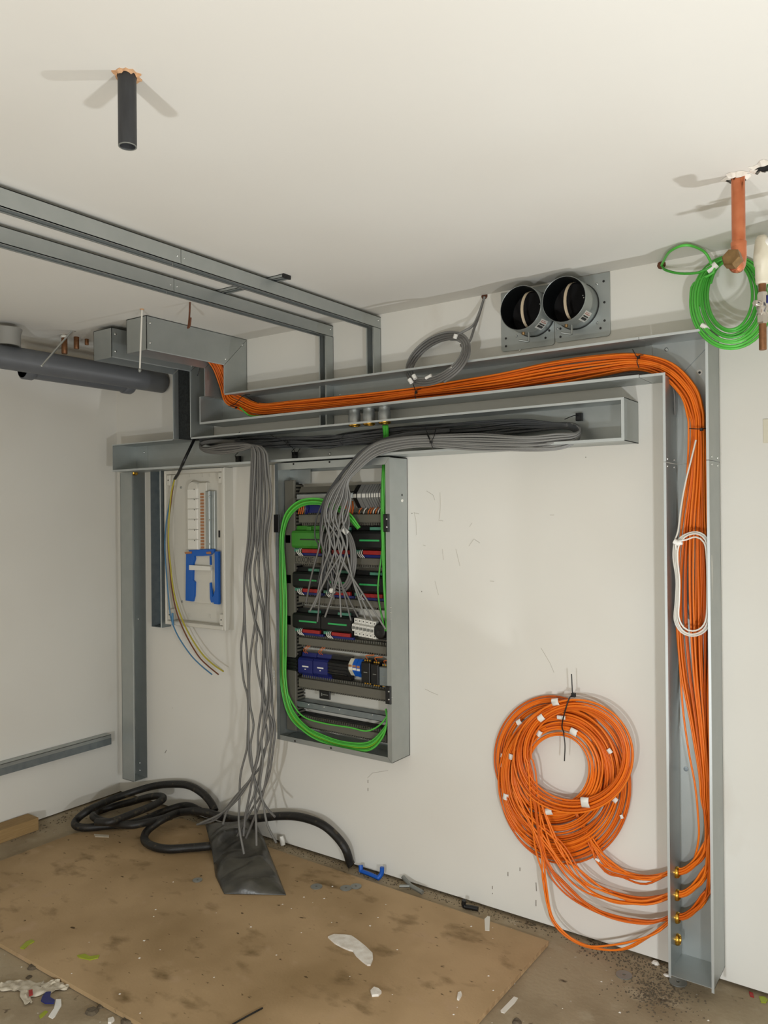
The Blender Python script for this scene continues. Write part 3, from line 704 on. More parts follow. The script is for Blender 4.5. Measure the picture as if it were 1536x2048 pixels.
# printed word on the second lid
fc = bpy.data.curves.new('lettering', 'FONT'); fc.body = 'LOXONE'; fc.size = 0.034; fc.extrude = 0.0002; fc.space_character = 1.02
fo = bpy.data.objects.new('tmp_text', fc); COL.objects.link(fo)
dg = bpy.context.evaluated_depsgraph_get(); dg.update()
tm = bpy.data.meshes.new_from_object(fo.evaluated_get(dg))
bpy.data.objects.remove(fo, do_unlink=True)
q0, q1, qb, qt = W(591, 1120, FY).x, W(627, 1120, FY).x, W(608, 1125.5, FY-.001).z, W(608, 1113.5, FY-.001).z
mnx = min(v.co.x for v in tm.vertices); mxx = max(v.co.x for v in tm.vertices); mxy = max(v.co.y for v in tm.vertices); mny = min(v.co.y for v in tm.vertices)
mbt = MB(); mbt.add([(q0+(v.co.x-mnx)/(mxx-mnx)*(q1-q0), FY-0.0006-v.co.z, qb+(v.co.y-mny)/(mxy-mny)*(qt-qb)) for v in tm.vertices], [tuple(p.vertices) for p in tm.polygons])
# name plate carrying the word, clipped over the duct lid
q0_, q1_ = W(588, 1120, FY).x, W(632, 1120, FY).x
build('lid_plate', MB().box(q0_, q1_, FY-0.0004, FY+0.001, qb-0.004, qt+0.004), 'duct', D[1][0])
build('lettering', mbt, 'ink', D[1][0])
# lower metal tray and rails
x0, x1, z0, z1 = ext(590, 775, 1416, 1429, -0.07)
x1 = kx1-0.03
tr = build('steel_rail', MB().box(x0, x1, -0.07, -0.067, z0, z1).box(x0, x1, -0.07, -0.012, z1-0.002, z1).box(x0, x1, -0.07, -0.05, z0, z0+0.002), 'steel_dark', cab)
for xx, yy in ((617, 1409), (648, 1414), (679, 1419.5), (745, 1430)): scr(tr, W(xx, yy, -0.0705), (0, -1, 0), 0.004)
x0_, x1_, z0_, z1_ = ext(600, 775, 1440, 1449, -0.04)
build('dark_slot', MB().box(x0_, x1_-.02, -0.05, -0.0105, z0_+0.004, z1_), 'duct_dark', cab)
for k, (a, c) in enumerate(((985, 992), (1076, 1083), (1160, 1167), (1247, 1255), (1331, 1339))):
    x0, x1, z0, z1 = ext(592, 772, a, c, -0.03)
    build('mounting_rail', MB().box(x0, kx1-0.04, -0.032, -0.0105, z0, z1), 'steel', cab)
# door latches / hinge plates
for yy, lb in ((1046, 'upper'), (1390, 'lower')):
    p = W(775+(yy-1046)*0.012, yy, kd-T)
    la = build('latch', MB().bbox(p.x-0.016, p.x+0.010, kd-0.012, kd-T, p.z-0.036, p.z+0.036, 0.003), 'black', cab, 'black plastic latch')
    for dz in (-0.016, 0.016): scr(la, (p.x+0.003, kd-0.012, p.z+dz), (0, -1, 0), 0.004)
p = W(552, 1047, kd-T)
build('hinge_plate', MB().bbox(p.x-0.010, p.x+0.022, kd-0.008, kd-T, p.z-0.04, p.z+0.04, 0.002), 'black', cab, 'dark hinge plate')
for yy in (1354, 1370):
    p = W(549, yy, kd-T); build('hinge_pin', MB().lathe((p.x, p.y-0.002, p.z), (0, 0, 1), [(0, 0.004), (0.03, 0.004)], 8), 'zinc', cab)

# ---- modules on the rails
def module(name, label, x0, x1, y0, y1, m, front=-0.088, group=None, marks=(), cat='module'):
    xa, xb, za, zb = ext(x0, x1, y0, y1, front)
    t = thing(name, ((xa+xb)/2, -0.03, za), label, cat, group)
    h = zb-za; g = 0.0008
    body = MB().prism([(-0.0325, za-0.30*h), (-0.0325, zb+0.30*h), (-0.056, zb+0.30*h), (-0.060, zb+0.06*h), (front+0.008, zb), (front, zb-0.12*h), (front, za+0.12*h), (front+0.008, za), (-0.060, za-0.06*h), (-0.056, za-0.30*h)], 'x', xa+g, xb-g)
    build('module_housing', body, m, t)
    return t, xa, xb, za, zb, h
def wires(parent, pts2, cols, Y=-0.06, r=0.0016):
    for (a, c, d, e), m in zip(pts2, cols):
        build('wire', MB().tube(spline([W(a, c, Y), W((a+d)/2+1.5, (c+e)/2-1, Y-0.012), W(d, e, Y-0.004)], 0.01), r, 5), m, parent)
def plugs(t, xa, xb, z, h, blue_z=None):
    w = xb-xa
    build('red_plug', MB().bbox(xa+0.28*w, xb-0.12*w, -0.074, -0.0602, z-0.30*h, z-0.07*h, 0.001), 'red', t)
    build('blue_plug', MB().bbox(xa+0.22*w, xb-0.02*w, -0.070, -0.0565, z-0.47*h, z-0.31*h, 0.001), 'darkblue', t)
    build('teal_plug', MB().bbox(xa+0.03*w, xa+0.2*w, -0.078, -0.0602, z-0.24*h, z-0.05*h, 0.001), 'teal', t)
    for j in range(3):
        xx = xa+0.13*w+0.010*j
        build('wire', MB().tube(spline([(xx, -0.070, z-0.05*h), (xx+0.003, -0.082, z-0.24*h), (xx+0.013, -0.074, z-0.48*h)], 0.01), 0.0021, 5), 'white_cable', t)
def marker(t, xa, xb, z, front, frac=(0.3, 0.85), hh=0.0035, m='greenlamp'):
    w = xb-xa
    build('marker_strip', MB().box(xa+frac[0]*w, xa+frac[1]*w, front-0.001, front+0.001, z-hh, z+hh), m, t)
fr_ = -0.088
t, xa, xb, za, zb, h = module('control_module', 'bright green control module on the second rail, left of the grey cables', 583, 641, 1062, 1096, 'greenbox')
build('black_slot', MB().box(xa+0.3*(xb-xa), xb-0.004, fr_-0.0008, fr_+0.001, za+0.46*h, za+0.54*h), 'ink', t)
build('top_clip', MB().bbox(xa+0.44*(xb-xa), xa+0.58*(xb-xa), -0.07, -0.0605, zb+0.02*h, zb+0.25*h, 0.001), 'greenbox', t)
plugs(t, xa, xb, za, h)
for lab, x0, x1, y0, y1, mk in (
    ('black control module on the second rail, right behind the grey cables', 642, 703, 1063, 1098, 0),
    ('black control module with green line at the right end of the second rail', 704, 768, 1063, 1099, 1),
    ('leftmost black control module with green line on the third rail', 585, 641, 1145, 1176, 1),
    ('middle black control module on the third rail behind the cable ends', 642, 703, 1149, 1181, 1),
    ('rightmost black control module on the third rail', 704, 768, 1153, 1186, 1),
    ('left black control module with green line on the fourth rail', 585, 641, 1228, 1258, 1),
    ('right black control module with green line on the fourth rail, beside the white breakers', 642, 702, 1233, 1264, 1)):
    t, xa, xb, za, zb, h = module('control_module', lab, x0, x1, y0, y1, 'black', group='black control modules on the rails')
    if mk: marker(t, xa, xb, za+0.5*h, fr_, (0.24, 0.86))
    build('top_plug', MB().bbox(xa+0.5*(xb-xa), xb-0.12*(xb-xa), -0.074, -0.061, zb+0.07*h, zb+0.24*h, 0.001), 'teal', t)
    plugs(t, xa, xb, za, h)
def endcap(lab, x, y, hpx, wpx=12, name='end_bracket'):
    x0, x1, z0, z1 = ext(x-wpx/2, x+wpx/2, y-hpx/2, y+hpx/2, -0.075)
    build(name, MB().prism([(-0.0325, z0-0.005), (-0.0325, z1+0.005), (-0.06, z1), (-0.078, z1-0.2*(z1-z0)), (-0.078, z0+0.2*(z1-z0)), (-0.06, z0)], 'x', x0, x1-0.002), 'black', None, lab, 'bracket')
endcap('black end bracket left of the green module', 577, 1078, 26, 10)
endcap('black end bracket left of the third rail modules', 578, 1158, 28, 11)
endcap('black end bracket left of the fourth rail modules', 577, 1240, 30, 12)
# round black knob at right end of fourth rail
p = W(758, 1263, -0.085)
tk = thing('round_relay', (p.x, -0.04, p.z-0.03), 'round black relay at the right end of the fourth rail', 'relay')
build('relay_body', MB().lathe((p.x, -0.0325, p.z), (0, -1, 0), [(0, 0.030), (0.045, 0.033), (0.05, 0.031), (0.053, 0.026), (0.053, 0.01), (0.05, 0.0)], 20), 'black', tk)
build('relay_base', MB().box(p.x-0.028, p.x+0.028, -0.05, -0.0325, p.z-0.04, p.z+0.04), 'black', tk)
# six white breakers
bx = [704+7.4*k for k in range(7)]
for k in range(6):
    yo = 1.4*k
    xa, xb, za, zb = ext(bx[k], bx[k+1]-0.3, 1237+yo, 1272+yo, -0.086)
    t = thing('circuit_breaker', ((xa+xb)/2, -0.04, za), 'narrow white circuit breaker in the block of six on the fourth rail', 'breaker', 'white circuit breakers on the fourth rail')
    h = zb-za
    build('breaker_housing', MB().prism([(-0.0325, za), (-0.0325, zb), (-0.070, zb), (-0.070, zb-0.26*h), (-0.086, zb-0.32*h), (-0.086, za+0.30*h), (-0.070, za+0.24*h), (-0.070, za)], 'x', xa, xb-0.0006), 'white', t)
    build('toggle', MB().box(xa+0.004, xb-0.004, -0.094, -0.0862, za+0.42*h, za+0.56*h), 'washer', t, 'grey toggle')
    for dz in (0.13, 0.87): build('terminal_hole', MB().lathe(((xa+xb)/2, -0.0702, za+dz*h), (0, -1, 0), [(0, 0.0028), (0.0006, 0.0028)], 8), 'ink', t)
# fifth rail
def ridged(lab, x0, x1, y0, y1):
    t, xa, xb, za, zb, h = module('heat_sink_module', lab, x0, x1, y0, y1, 'black', front=-0.082, cat='module')
    for k in range(4):
        z = za+h*(0.12+0.22*k); build('cooling_rib', MB().box(xa+0.002, xb-0.002, -0.087, -0.0815, z, z+0.09*h), 'black', t)
ridged('small black ridged module at the left end of the fifth rail', 573, 595, 1313, 1343)
ridged('wide black ridged module right of the two blue modules', 656, 695, 1323, 1352)
for lab, x0, x1, y0, y1 in (('left of two dark blue modules on the fifth rail', 596, 625, 1317, 1349), ('right of two dark blue modules on the fifth rail', 626, 655, 1320, 1352)):
    t, xa, xb, za, zb, h = module('blue_module', lab, x0, x1, y0, y1, 'darkblue', front=-0.088)
    build('white_print', MB().box(xa+0.3*(xb-xa), xa+0.72*(xb-xa), -0.0888, -0.0875, za+0.46*h, za+0.54*h).box(xa+0.46*(xb-xa), xa+0.54*(xb-xa), -0.0888, -0.0875, za+0.30*h, za+0.36*h), 'white', t)
    for j in range(2):
        xx = xa+0.25*(xb-xa)+0.012*j
        build('wire', MB().tube(spline([(xx, -0.06, zb+0.25*h), (xx+0.006, -0.08, zb+0.5*h), (xx+0.03, -0.07, zb+0.85*h)], 0.01), 0.0018, 5), 'orangewire', t)
t = None
for k in range(3):
    xa, xb, za, zb = ext(698+8*k, 705.5+8*k, 1318+k, 1352+2*k, -0.07)
    t = thing('terminal_block', ((xa+xb)/2, -0.04, za), 'blue and white terminal between the black modules and the contactors', 'terminal', 'blue and white terminals on the fifth rail')
    h = zb-za
    build('terminal_body', MB().prism([(-0.0325, za), (-0.0325, zb), (-0.055, zb), (-0.074, zb-0.3*h), (-0.074, za+0.35*h), (-0.055, za)], 'x', xa, xb), 'blue' if k else 'cream', t)
    build('white_tag', MB().box(xa+0.001, xb-0.001, -0.0755, -0.0738, za+0.40*h, za+0.52*h), 'white', t)
    build('copper_clamp', MB().box(xa+0.002, xb-0.002, -0.0752, -0.0742, za+0.56*h, za+0.68*h), 'copperwire', t)
for lab, x0, x1, y0, y1, m in (('left black contactor at the right of the fifth rail', 722, 740, 1320, 1371, 'black'), ('right black contactor at the right of the fifth rail', 741, 757, 1324, 1375, 'black'), ('grey meter module at the right end of the fifth rail', 758, 776, 1330, 1377, 'steel_dark')):
    xa, xb, za, zb = ext(x0, x1, y0, y1, -0.09)
    t = thing('contactor', ((xa+xb)/2, -0.05, za), lab, 'contactor')
    h = zb-za
    build('contactor_body', MB().bbox(xa, xb-0.002, -0.090, -0.0325, za+0.1*h, zb-0.1*h, 0.003).box(xa+0.003, xb-0.005, -0.07, -0.0325, za, zb), m, t)
    for j in range(3):
        xx = xa+(xb-xa)*(0.2+0.27*j)
        build('screw_terminal', MB().lathe((xx, -0.070, zb-0.05*h), (0, -1, 0), [(0, 0.004), (0.003, 0.004)], 8), 'brass', t)
        build('screw_terminal', MB().lathe((xx, -0.070, za+0.05*h), (0, -1, 0), [(0, 0.004), (0.003, 0.004)], 8), 'brass', t)
    build('front_print', MB().box(xa+0.3*(xb-xa), xb-0.3*(xb-xa), -0.0908, -0.0895, za+0.5*h, za+0.53*h), 'washer', t)
    build('wire', MB().tube(spline([(xa+0.4*(xb-xa), -0.068, zb), (xa+0.5*(xb-xa), -0.085, zb+0.16*h), (xb+0.01, -0.072, zb+0.2*h)], 0.01), 0.0022, 5), 'orangewire', t)
# first rail: bus cover and grey terminals
xa, xb, za, zb = ext(598, 706, 972, 998, -0.075)
t = thing('busbar_cover', ((xa+xb)/2, -0.04, za), 'long tan and steel busbar cover on the top rail behind the grey cables', 'busbar')
build('tan_cover', MB().prism([(-0.0325, za+0.5*(zb-za)), (-0.0325, zb), (-0.06, zb), (-0.075, zb-0.45*(zb-za)), (-0.06, za+0.5*(zb-za))], 'x', xa, xb), 'duct', t)
build('steel_bar', MB().bbox(xa-0.01, xb, -0.082, -0.0325, za, za+0.42*(zb-za), 0.003), 'steel', t)
tx = [707, 714.5, 724, 733, 738, 743, 748, 753, 758, 763]
for k in range(9):
    xa, xb, za, zb = ext(tx[k], tx[k+1]-0.6, 969-0.25*k, 1016-0.1*k, -0.078)
    h = zb-za
    lab = 'black end terminal left of the grey terminals on the top rail' if k == 0 else 'slim grey terminal in the row at the right of the top rail'
    t = thing('rail_terminal', ((xa+xb)/2, -0.05, za), lab, 'terminal', None if k == 0 else 'grey terminals on the top rail')
    build('terminal_body', MB().prism([(-0.0325, za), (-0.0325, zb), (-0.048, zb), (-0.080, zb-0.36*h), (-0.080, zb-0.60*h), (-0.048, za)], 'x', xa, xb-0.0022), 'black' if k == 0 else 'grey', t)
    build('marker_tag', MB().box(xa+0.001, xb-0.003, -0.0815, -0.0798, zb-0.56*h, zb-0.40*h), 'white', t)
    if k: build('wire', MB().tube(spline([(xa+0.004, -0.052, za), (xa+0.002, -0.066, za-0.012), (xa-0.006, -0.06, za-0.03)], 0.008), 0.0024, 5), ('orangewire', 'white_cable', 'orangewire', 'orangewire', 'white_cable', 'orangewire', 'white_cable', 'grey')[k-1], t)
wg = thing('wire_bunch', W(640, 1015, -0.05), 'short orange and dark blue wires below the top rail', 'wires')
for k in range(9):
    xx = 598+k*4 if k < 3 else (612+(k-3)*3 if k < 5 else 690+(k-5)*5)
    y0 = 1003
    build('wire', MB().tube(spline([W(xx, y0, -0.05), W(xx+1, y0+12, -0.066), W(xx-1, y0+25, -0.062)], 0.01), 0.0042 if k > 4 else 0.003, 6), 'orangewire' if k not in (3, 4) else 'darkblue', wg)
xa, xb, za, zb = ext(612, 650, 1010, 1026, -0.055)
build('blue_plug', MB().bbox(xa, xb, -0.06, -0.0325, za, zb, 0.002), 'darkblue', wg)
xa, xb, za, zb = ext(640, 661, 1381, 1398, -0.072)
t = thing('hanging_tag', ((xa+xb)/2, -0.072, za), 'small square black tag above the lower steel rail', 'tag')
build('tag_plate', MB().bbox(xa, xb, -0.078, -0.071, za, zb, 0.002), 'black', t)
build('white_print', MB().box(xa+0.35*(xb-xa), xb-0.15*(xb-xa), -0.0786, -0.0778, za+0.5*(zb-za), za+0.58*(zb-za)).box(xa+0.2*(xb-xa), xa+0.3*(xb-xa), -0.0786, -0.0778, za+0.35*(zb-za), za+0.7*(zb-za)), 'washer', t)

# ------------------------------------------------------------------ white enclosure beside it
ex0, ex1, ez0, ez1, ed = 0.470, 0.916, 0.986, 1.782, -0.06
cu = thing('consumer_unit', ((ex0+ex1)/2, ed/2, ez0), 'open white plastic enclosure with breaker row and blue film, left of the cabinet', 'enclosure')
w_ = 0.014
b = MB().box(ex0, ex1, -0.010, -0.0008, ez0, ez1)
b.bbox(ex0, ex0+w_, ed, -0.01, ez0, ez1, 0.003).bbox(ex1-0.02, ex1, ed, -0.01, ez0, ez1, 0.004).bbox(ex0+w_, ex1-0.02, ed, -0.01, ez1-0.02, ez1, 0.003).bbox(ex0+w_, ex1-0.02, ed, -0.01, ez0, ez0+0.02, 0.003)
build('enclosure_shell', b, 'cu_white', cu)
for (xx, zz_) in ((ex0+w_+0.014, ez1-0.05), (ex1-0.034, ez1-0.05), (ex0+w_+0.014, ez0+0.05), (ex1-0.034, ez0+0.05)):
    cb = build('corner_boss', MB().bbox(xx-0.014, xx+0.014, -0.054, -0.0105, zz_-0.028, zz_+0.028, 0.004), 'cu_white', cu)
    build('screw_hole', MB().lathe((xx, -0.0541, zz_), (0, -1, 0), [(0, 0.004), (0.0004, 0.004)], 8), 'ink', cb)
x0, x1, z0, z1 = ext(375, 395, 965, 1099, -0.045)
cov = MB()
nseg = 6; top = 0.045
build('rounded_cap', MB().lathe(((x0+x1)/2, -0.0105, z1-0.03), (0, -1, 0), [(0, (x1-x0)/2), (0.03, (x1-x0)/2), (0.035, (x1-x0)/2-0.005)], 20), 'cu_white', cu)
for k in range(nseg):
    za = z0+(z1-0.03-z0)*k/nseg; zb = z0+(z1-0.03-z0)*(k+1)/nseg-0.0012
    s_ = build('cover_segment', MB().bbox(x0, x1, -0.047, -0.0105, za, zb, 0.004), 'white', cu, 'white breaker cover segment')
    build('dimple', MB().lathe((x0+0.72*(x1-x0), -0.0472, zb-0.004), (0, -1, 0), [(0, 0.003), (0.0005, 0.003)], 6), 'ink', s_)
x0, x1, z0, z1 = ext(396, 413, 965, 1098, -0.035)
build('terminal_strip', MB().bbox(x0, x1, -0.034, -0.0105, z0, z1, 0.003), 'cu_white', cu)
x0, x1, z0, z1 = ext(401.5, 407.5, 984, 1097, -0.036)
for k in range(18):
    za = z0+(z1-z0)*k/18
    build('brass_clamp', MB().box(x0, x1, -0.038, -0.034, za, za+(z1-z0)/18*0.68), 'copperwire', cu)
x0, x1, z0, z1 = ext(413.5, 428, 982, 1098, -0.03)
nb = build('steel_busbar', MB().bbox(x0, x0+0.55*(x1-x0), -0.040, -0.0105, z0, z1, 0.003).bbox(x0+0.56*(x1-x0), x1, -0.026, -0.0105, z0, z1, 0.002), 'steel', cu)
for yy in (993, 1040.5, 1088): scr(nb, W(419, yy, -0.041), (0, -1, 0), 0.004)
def film(poly, Y=-0.03, th=0.002, m='bluefilm', name='blue_film', lab='torn blue protective film'):
    pts = [W(a, c, Y) for a, c in poly]
    build(name, MB().prism([(p.x, p.z) for p in pts], 'y', Y, Y+th), m, cu, lab)
x0, x1, z0, z1 = ext(371, 424, 1101, 1206, -0.02)
build('backing_plate', MB().bbox(x0, x1, -0.022, -0.0105, z0, z1, 0.002), 'cu_white', cu)
film([(372, 1106), (381, 1106), (388, 1104), (389, 1118), (386, 1128), (385, 1160), (389, 1164), (388, 1192), (385, 1203), (371, 1201)], -0.034, 0.012)
film([(377, 1100), (428, 1098), (428, 1104), (420, 1111), (405, 1112), (390, 1112), (380, 1106)], -0.036, 0.010)
film([(429, 1103), (436.5, 1103), (437, 1209), (428, 1208), (425, 1197), (430, 1180)], -0.036, 0.014)
film([(419, 1112), (421, 1112), (421.5, 1130), (419.5, 1130)], -0.033, 0.008)
film([(419, 1166), (421.5, 1165), (424, 1185), (427, 1205), (422, 1205), (420, 1198)], -0.033, 0.008)
film([(369, 1104), (383, 1103), (383, 1107), (370, 1108)], -0.04, 0.003, 'copperwire', 'copper_strip', 'bare copper strip')
film([(412, 1104), (421, 1103), (422, 1108), (413, 1108)], -0.04, 0.003, 'copperwire', 'copper_strip', 'bare copper strip')
film([(378, 1130), (420, 1133), (421, 1141), (378, 1140)], -0.042, 0.012, 'white', 'white_bar', 'white cross bar')
x0, x1, z0, z1 = ext(434, 437.5, 1061, 1075, -0.02)
build('cable_slot', MB().box(x0, x1, -0.0112, -0.0098, z0, z1), 'ink', cu)
for xx, yy in ((362, 975), (364, 1203)): scr(cu, W(xx, yy, -0.011), (0, -1, 0), 0.006, 'washer')
for (a, c) in ((378, 950), (404, 950), (418, 949), (378, 1230), (419, 1232)):
    x0, x1, z0, z1 = ext(a-2, a+2, c-4, c+4, -0.0105)
    build('moulded_rib', MB().box(x0, x1, -0.0125, -0.0101, z0, z0+0.003).box(x0, x1, -0.0125, -0.0101, z0+0.008, z0+0.011).box(x0, x1, -0.0125, -0.0101, z1-0.004, z1-0.001), 'cu_white', cu)
p = XP(460, 1109, ex1); build('knockout', MB().lathe(p, (1, 0, 0), [(0, 0.006), (0.001, 0.005)], 10), 'cu_white', cu)

# ------------------------------------------------------------------ orange cables: ceiling elbow -> trunking -> bushes -> coil
rnd = random.Random(11)
Yb = -0.075
cl = [(Vector((0.952, -0.45, 2.335)), .085), (Vector((0.952, -0.27, 2.33)), .085), (Vector((0.953, -0.14, 2.285)), .08), (Vector((0.962, -0.085, 2.19)), .08), (Vector((0.985, -0.08, 2.115)), .075)]
for a, c, w in ((482, 806, .066), (522, 820, .062), (590, 815, .060), (660, 809, .060), (740, 801, .056), (830, 789, .050), (910, 779, .066), (1000, 766, .078), (1100, 747, .084), (1200, 731, .070), (1276, 724, .052), (1336, 742, .054), (1376, 784, .056), (1391, 825, .054), (1395, 857, .050), (1394, 950, .058), (1388, 1050, .080), (1386, 1150, .104), (1387, 1250, .110), (1391, 1350, .094), (1400, 1450, .068), (1410, 1550, .048), (1414, 1605, .042)):
    p = W(a, c, Yb)
    cl.append((p, w))
cpts = [c[0] for c in cl]
NC, NR = 8, 3
def frames(P):
    out = []
    for i in range(len(P)):
        t = (P[min(i+1, len(P)-1)]-P[max(i-1, 0)]).normalized()
        u = Vector((0, 1, 0)).cross(t)
        u = Vector((-1, 0, 0)) if abs(t.y) > 0.75 else u.normalized()
        if abs(t.y) > 0.3 and u.x > -0.9 and P[i].x < 1.0: u = Vector((-1, 0, 0))
        out.append((t, u, t.cross(u).normalized()))
    return out
FR = frames(cpts)
RINGS = [(1147.6, 1506.6, 104.6, 99.6, -.072), (1116, 1536, 72, 78, -.046), (1114.4, 1549, 97, 109, -.038), (1119, 1553, 107, 128, -.030), (1127, 1566, 117, 144, -.021), (1100, 1521, 100, 113, -.012)]
order = []
for c in range(NC):
    for r in range(NR): order.append((c, r))
assign = {}
OR = 0.0036
ringslot = [0]*6
ringpref = [[5, 4, 5, 4, 4, 5, 4, 5], [3, 1, 3, 1, 2, 3, 1, 3], [0, 2, 0, 2, 0, 2, 0, 1]]
bcount = [0, 0, 0]
for idx, (c, r) in enumerate(sorted(order, key=lambda q: -q[0])):
    bsh = min(2, idx//8); k = bcount[bsh]; bcount[bsh] += 1
    ph = [rnd.random()*6.28 for _ in range(4)]
    pts = []
    N = len(cpts)
    for i in range(N):
        t, u, v = FR[i]
        w = cl[i][1]
        ou = (c-(NC-1)/2)/(NC-1)*(w-2*OR) + 0.0034*math.sin(ph[0]+i*0.9)*(1 if i > 5 else .5)
        ov = (r-1)*0.0085 + 0.0036*math.sin(ph[1]+i*0.75)
        if w > 0.09: ov += 0.004*math.sin(ph[2]+i)
        p = cpts[i]+u*ou+v*ov
        if p.x > 3.158: p.x = 3.158-0.001*rnd.random()
        p.y = max(-0.142, min(-0.008, p.y)) if i > 2 else p.y
        pts.append(p)
    B = Vector(BUSH[bsh])
    if idx == 0:
        pts = pts[:-4]+px([(1361, 1350, -.075), (1366, 1420, -.075), (1377, 1500, -.075), (1390, 1570, -.078), (1396, 1630, -.078), (1397, 1680, -.075)])
    an = 2*PI*k/7.0; rr = 0.0 if k == 7 else 0.0086
    oy, oz = rr*math.cos(an), rr*math.sin(an)
    zt = pts[-1].z
    x_in = 3.156-0.005*(k % 4)
    if idx: pts.append(Vector((x_in-0.003*(2-bsh), -0.075+0.008*(k % 3-1), B.z+0.165)))
    if idx: pts.append(Vector((3.126-0.005*(k % 3), -0.07+oy*1.6, B.z+0.086+oz*1.5)))
    pts.append(Vector((3.084, -0.064+oy*1.3, B.z+0.034+oz*1.2)))
    pts.append(Vector((3.054, B.y+oy, B.z+0.008+oz)))
    pts.append(Vector((3.026, B.y+oy, B.z+oz)))
    f = k/7.0
    if bsh == 0: via = [(1298, 1752+9*f), (1250, 1740+18*f), (1208-12*f, 1708+26*f)]; th = 62
    elif bsh == 1: via = [(1288, 1796+10*f), (1216-8*f, 1782+16*f), (1166-22*f, 1745+16*f), (1128-30*f, 1690+14*f)]; th = 142
    elif k < 5: via = [(1288, 1842+6*f), (1200, 1818+26*f), (1130-6*f, 1768+26*f), (1086-8*f, 1702+10*f)]; th = 155
    else: via = [(1300, 1866+3*(k-5)), (1235, 1890+3*(k-5)), (1160, 1882+3*(k-5)), (1107, 1836), (1081+3*(k-5), 1760), (1072+3*(k-5), 1688)]; th = 160
    ring = ringpref[bsh][k]; slot = ringslot[ring]; ringslot[ring] += 1
    cx, cy, rx, ry, RY = RINGS[ring]
    nv = len(via)
    for j, (a, d) in enumerate(via):
        g = (j+1)/(nv+1)
        pts.append(W(a+rnd.uniform(-7, 7), d+rnd.uniform(-7, 7), (-0.062-0.012*(k % 3))*(1-g)+(-0.062 if bsh else RY-0.010)*g))
    turns = 2.25
    n = int(22*turns)
    jx, jy = rnd.uniform(-3, 3), rnd.uniform(-3, 3)
    for j in range(n+1):
        tau = turns*j/n
        a = math.radians(th+360*tau)
        off = (slot+4*tau-5.0)*3.25 + 1.2*math.sin(ph[3]+5*tau) - 16*max(0, (tau-1.95)/.3)
        pts.append(W(cx+jx+(rx+off)*math.cos(a), cy+jy+(ry+off)*math.sin(a), min(-0.006, RY+0.004*math.sin(ph[2]+4.3*tau)-0.002*(slot % 2)-(max(0, 1-tau*3.5)*max(0, 0.060+RY) if bsh else 0))))
    lab = 'orange cable from the ceiling elbow that leaves the tall trunking through the %s brass bush' % ('top', 'second', 'third')[bsh]
    if idx == 0: lab = 'single orange cable hanging apart, left of the bundle in the tall trunking'
    cable('orange_cable', pts, OR, ('orange', 'orange2', 'orange3', 'orange')[(idx*7+r) % 4], lab, 'cable', 'orange cables through the %s brass bush' % ('top', 'second', 'third')[bsh] if idx else None, 6, 0.022)

def band(name, pxs, r, m, label, cat, group=None, n=6, parent=None):
    return cable(name, px(pxs), r, m, label, cat, group, n, 0.008, parent)
# tapes on the orange coil
TP = [(1109.5, 1404.5, 14, -.086, 12, 1), (1037, 1445, 11, -.046, 35, 1), (1081, 1436.5, 13, -.088, 40, 1), (1122, 1435.5, 17, -.064, 2, .45), (1077, 1467, 12, -.064, 60, .9), (1146, 1465, 14, -.064, -20, 1), (1003, 1511, 8, -.032, 80, .8), (1021, 1514, 11, -.056, 85, 1), (1003, 1531, 8, -.032, 70, .9), (1010, 1594, 12, -.046, 80, 1), (1169, 1606, 16, -.088, 8, 1.2), (1228, 1600, 11, -.060, -35, 1), (1097, 1624, 14, -.068, 15, .9), (1218, 1503, 9, -.055, -50, 1), (1194, 1721, 9, -.044, -20, .6), (1242, 1634, 7, -.044, -70, .9)]
for i, (a, c, w, Y, ang, asp) in enumerate(TP):
    p = W(a, c, Y); s = 1/555.0
    e1 = Vector((math.cos(math.radians(ang)), 0, math.sin(math.radians(ang)))); e2 = Vector((-e1.z, 0, e1.x))
    hw_, hh_ = w*s*0.5, w*s*0.5*asp
    vs = []; fs = []
    n = 5
    for lay in (0, 1):
        for j in range(n):
            q = -1+2*j/(n-1)
            for sx in (-1, 1):
                vs.append(p + e1*(hw_*sx*(1+0.1*rnd.uniform(-1, 1))) + e2*(hh_*q) + Vector((0, 0.005*q*q*asp+0.0007*lay, 0)))
    for j in range(n-1):
        fs.append((2*j, 2*j+1, 2*j+3, 2*j+2)); o = 2*n
        fs.append((o+2*j, o+2*j+2, o+2*j+3, o+2*j+1))
    o = 2*n
    for j in range(n-1):
        fs.append((2*j, 2*j+2, o+2*j+2, o+2*j)); fs.append((2*j+1, o+2*j+1, o+2*j+3, 2*j+3))
    fs += [(0, o, o+1, 1), (2*n-2, 2*n-1, o+2*n-1, o+2*n-2)]
    build('tape_wrap', MB().add(vs, fs, True), 'tape', None, 'small white tape wrap on the orange wall coil', 'tape', 'white tape wraps on the orange coil')
def tie(label, loop, head=None, tails=(), r=0.0017, hr=0.0045):
    ctr = px(loop)
    t = thing('cable_tie', ctr[0], label, 'cable tie')
    build('tie_strap', MB().tube(spline(ctr, 0.006), r, 6), 'black', t)
    if head:
        p = W(*head); build('tie_head', MB().bbox(p.x-hr, p.x+hr, p.y-hr, p.y+hr, p.z-hr, p.z+hr, 0.001), 'black', t)
    for tl in tails: build('tie_tail', MB().tube(spline(px(tl), 0.008), r*0.9, 5), 'black', t)
tie('long black cable tie holding the top of the orange wall coil', [(1146, 1389, -.062), (1138, 1398, -.078), (1128, 1430, -.082), (1124, 1452, -.075), (1128, 1466, -.066)], (1147, 1390, -.062), [[(1145, 1388, -.063), (1144, 1370, -.064), (1143, 1348, -.066)], [(1127, 1464, -.068), (1130, 1490, -.07), (1129, 1522, -.07)]], 0.0024, 0.007)
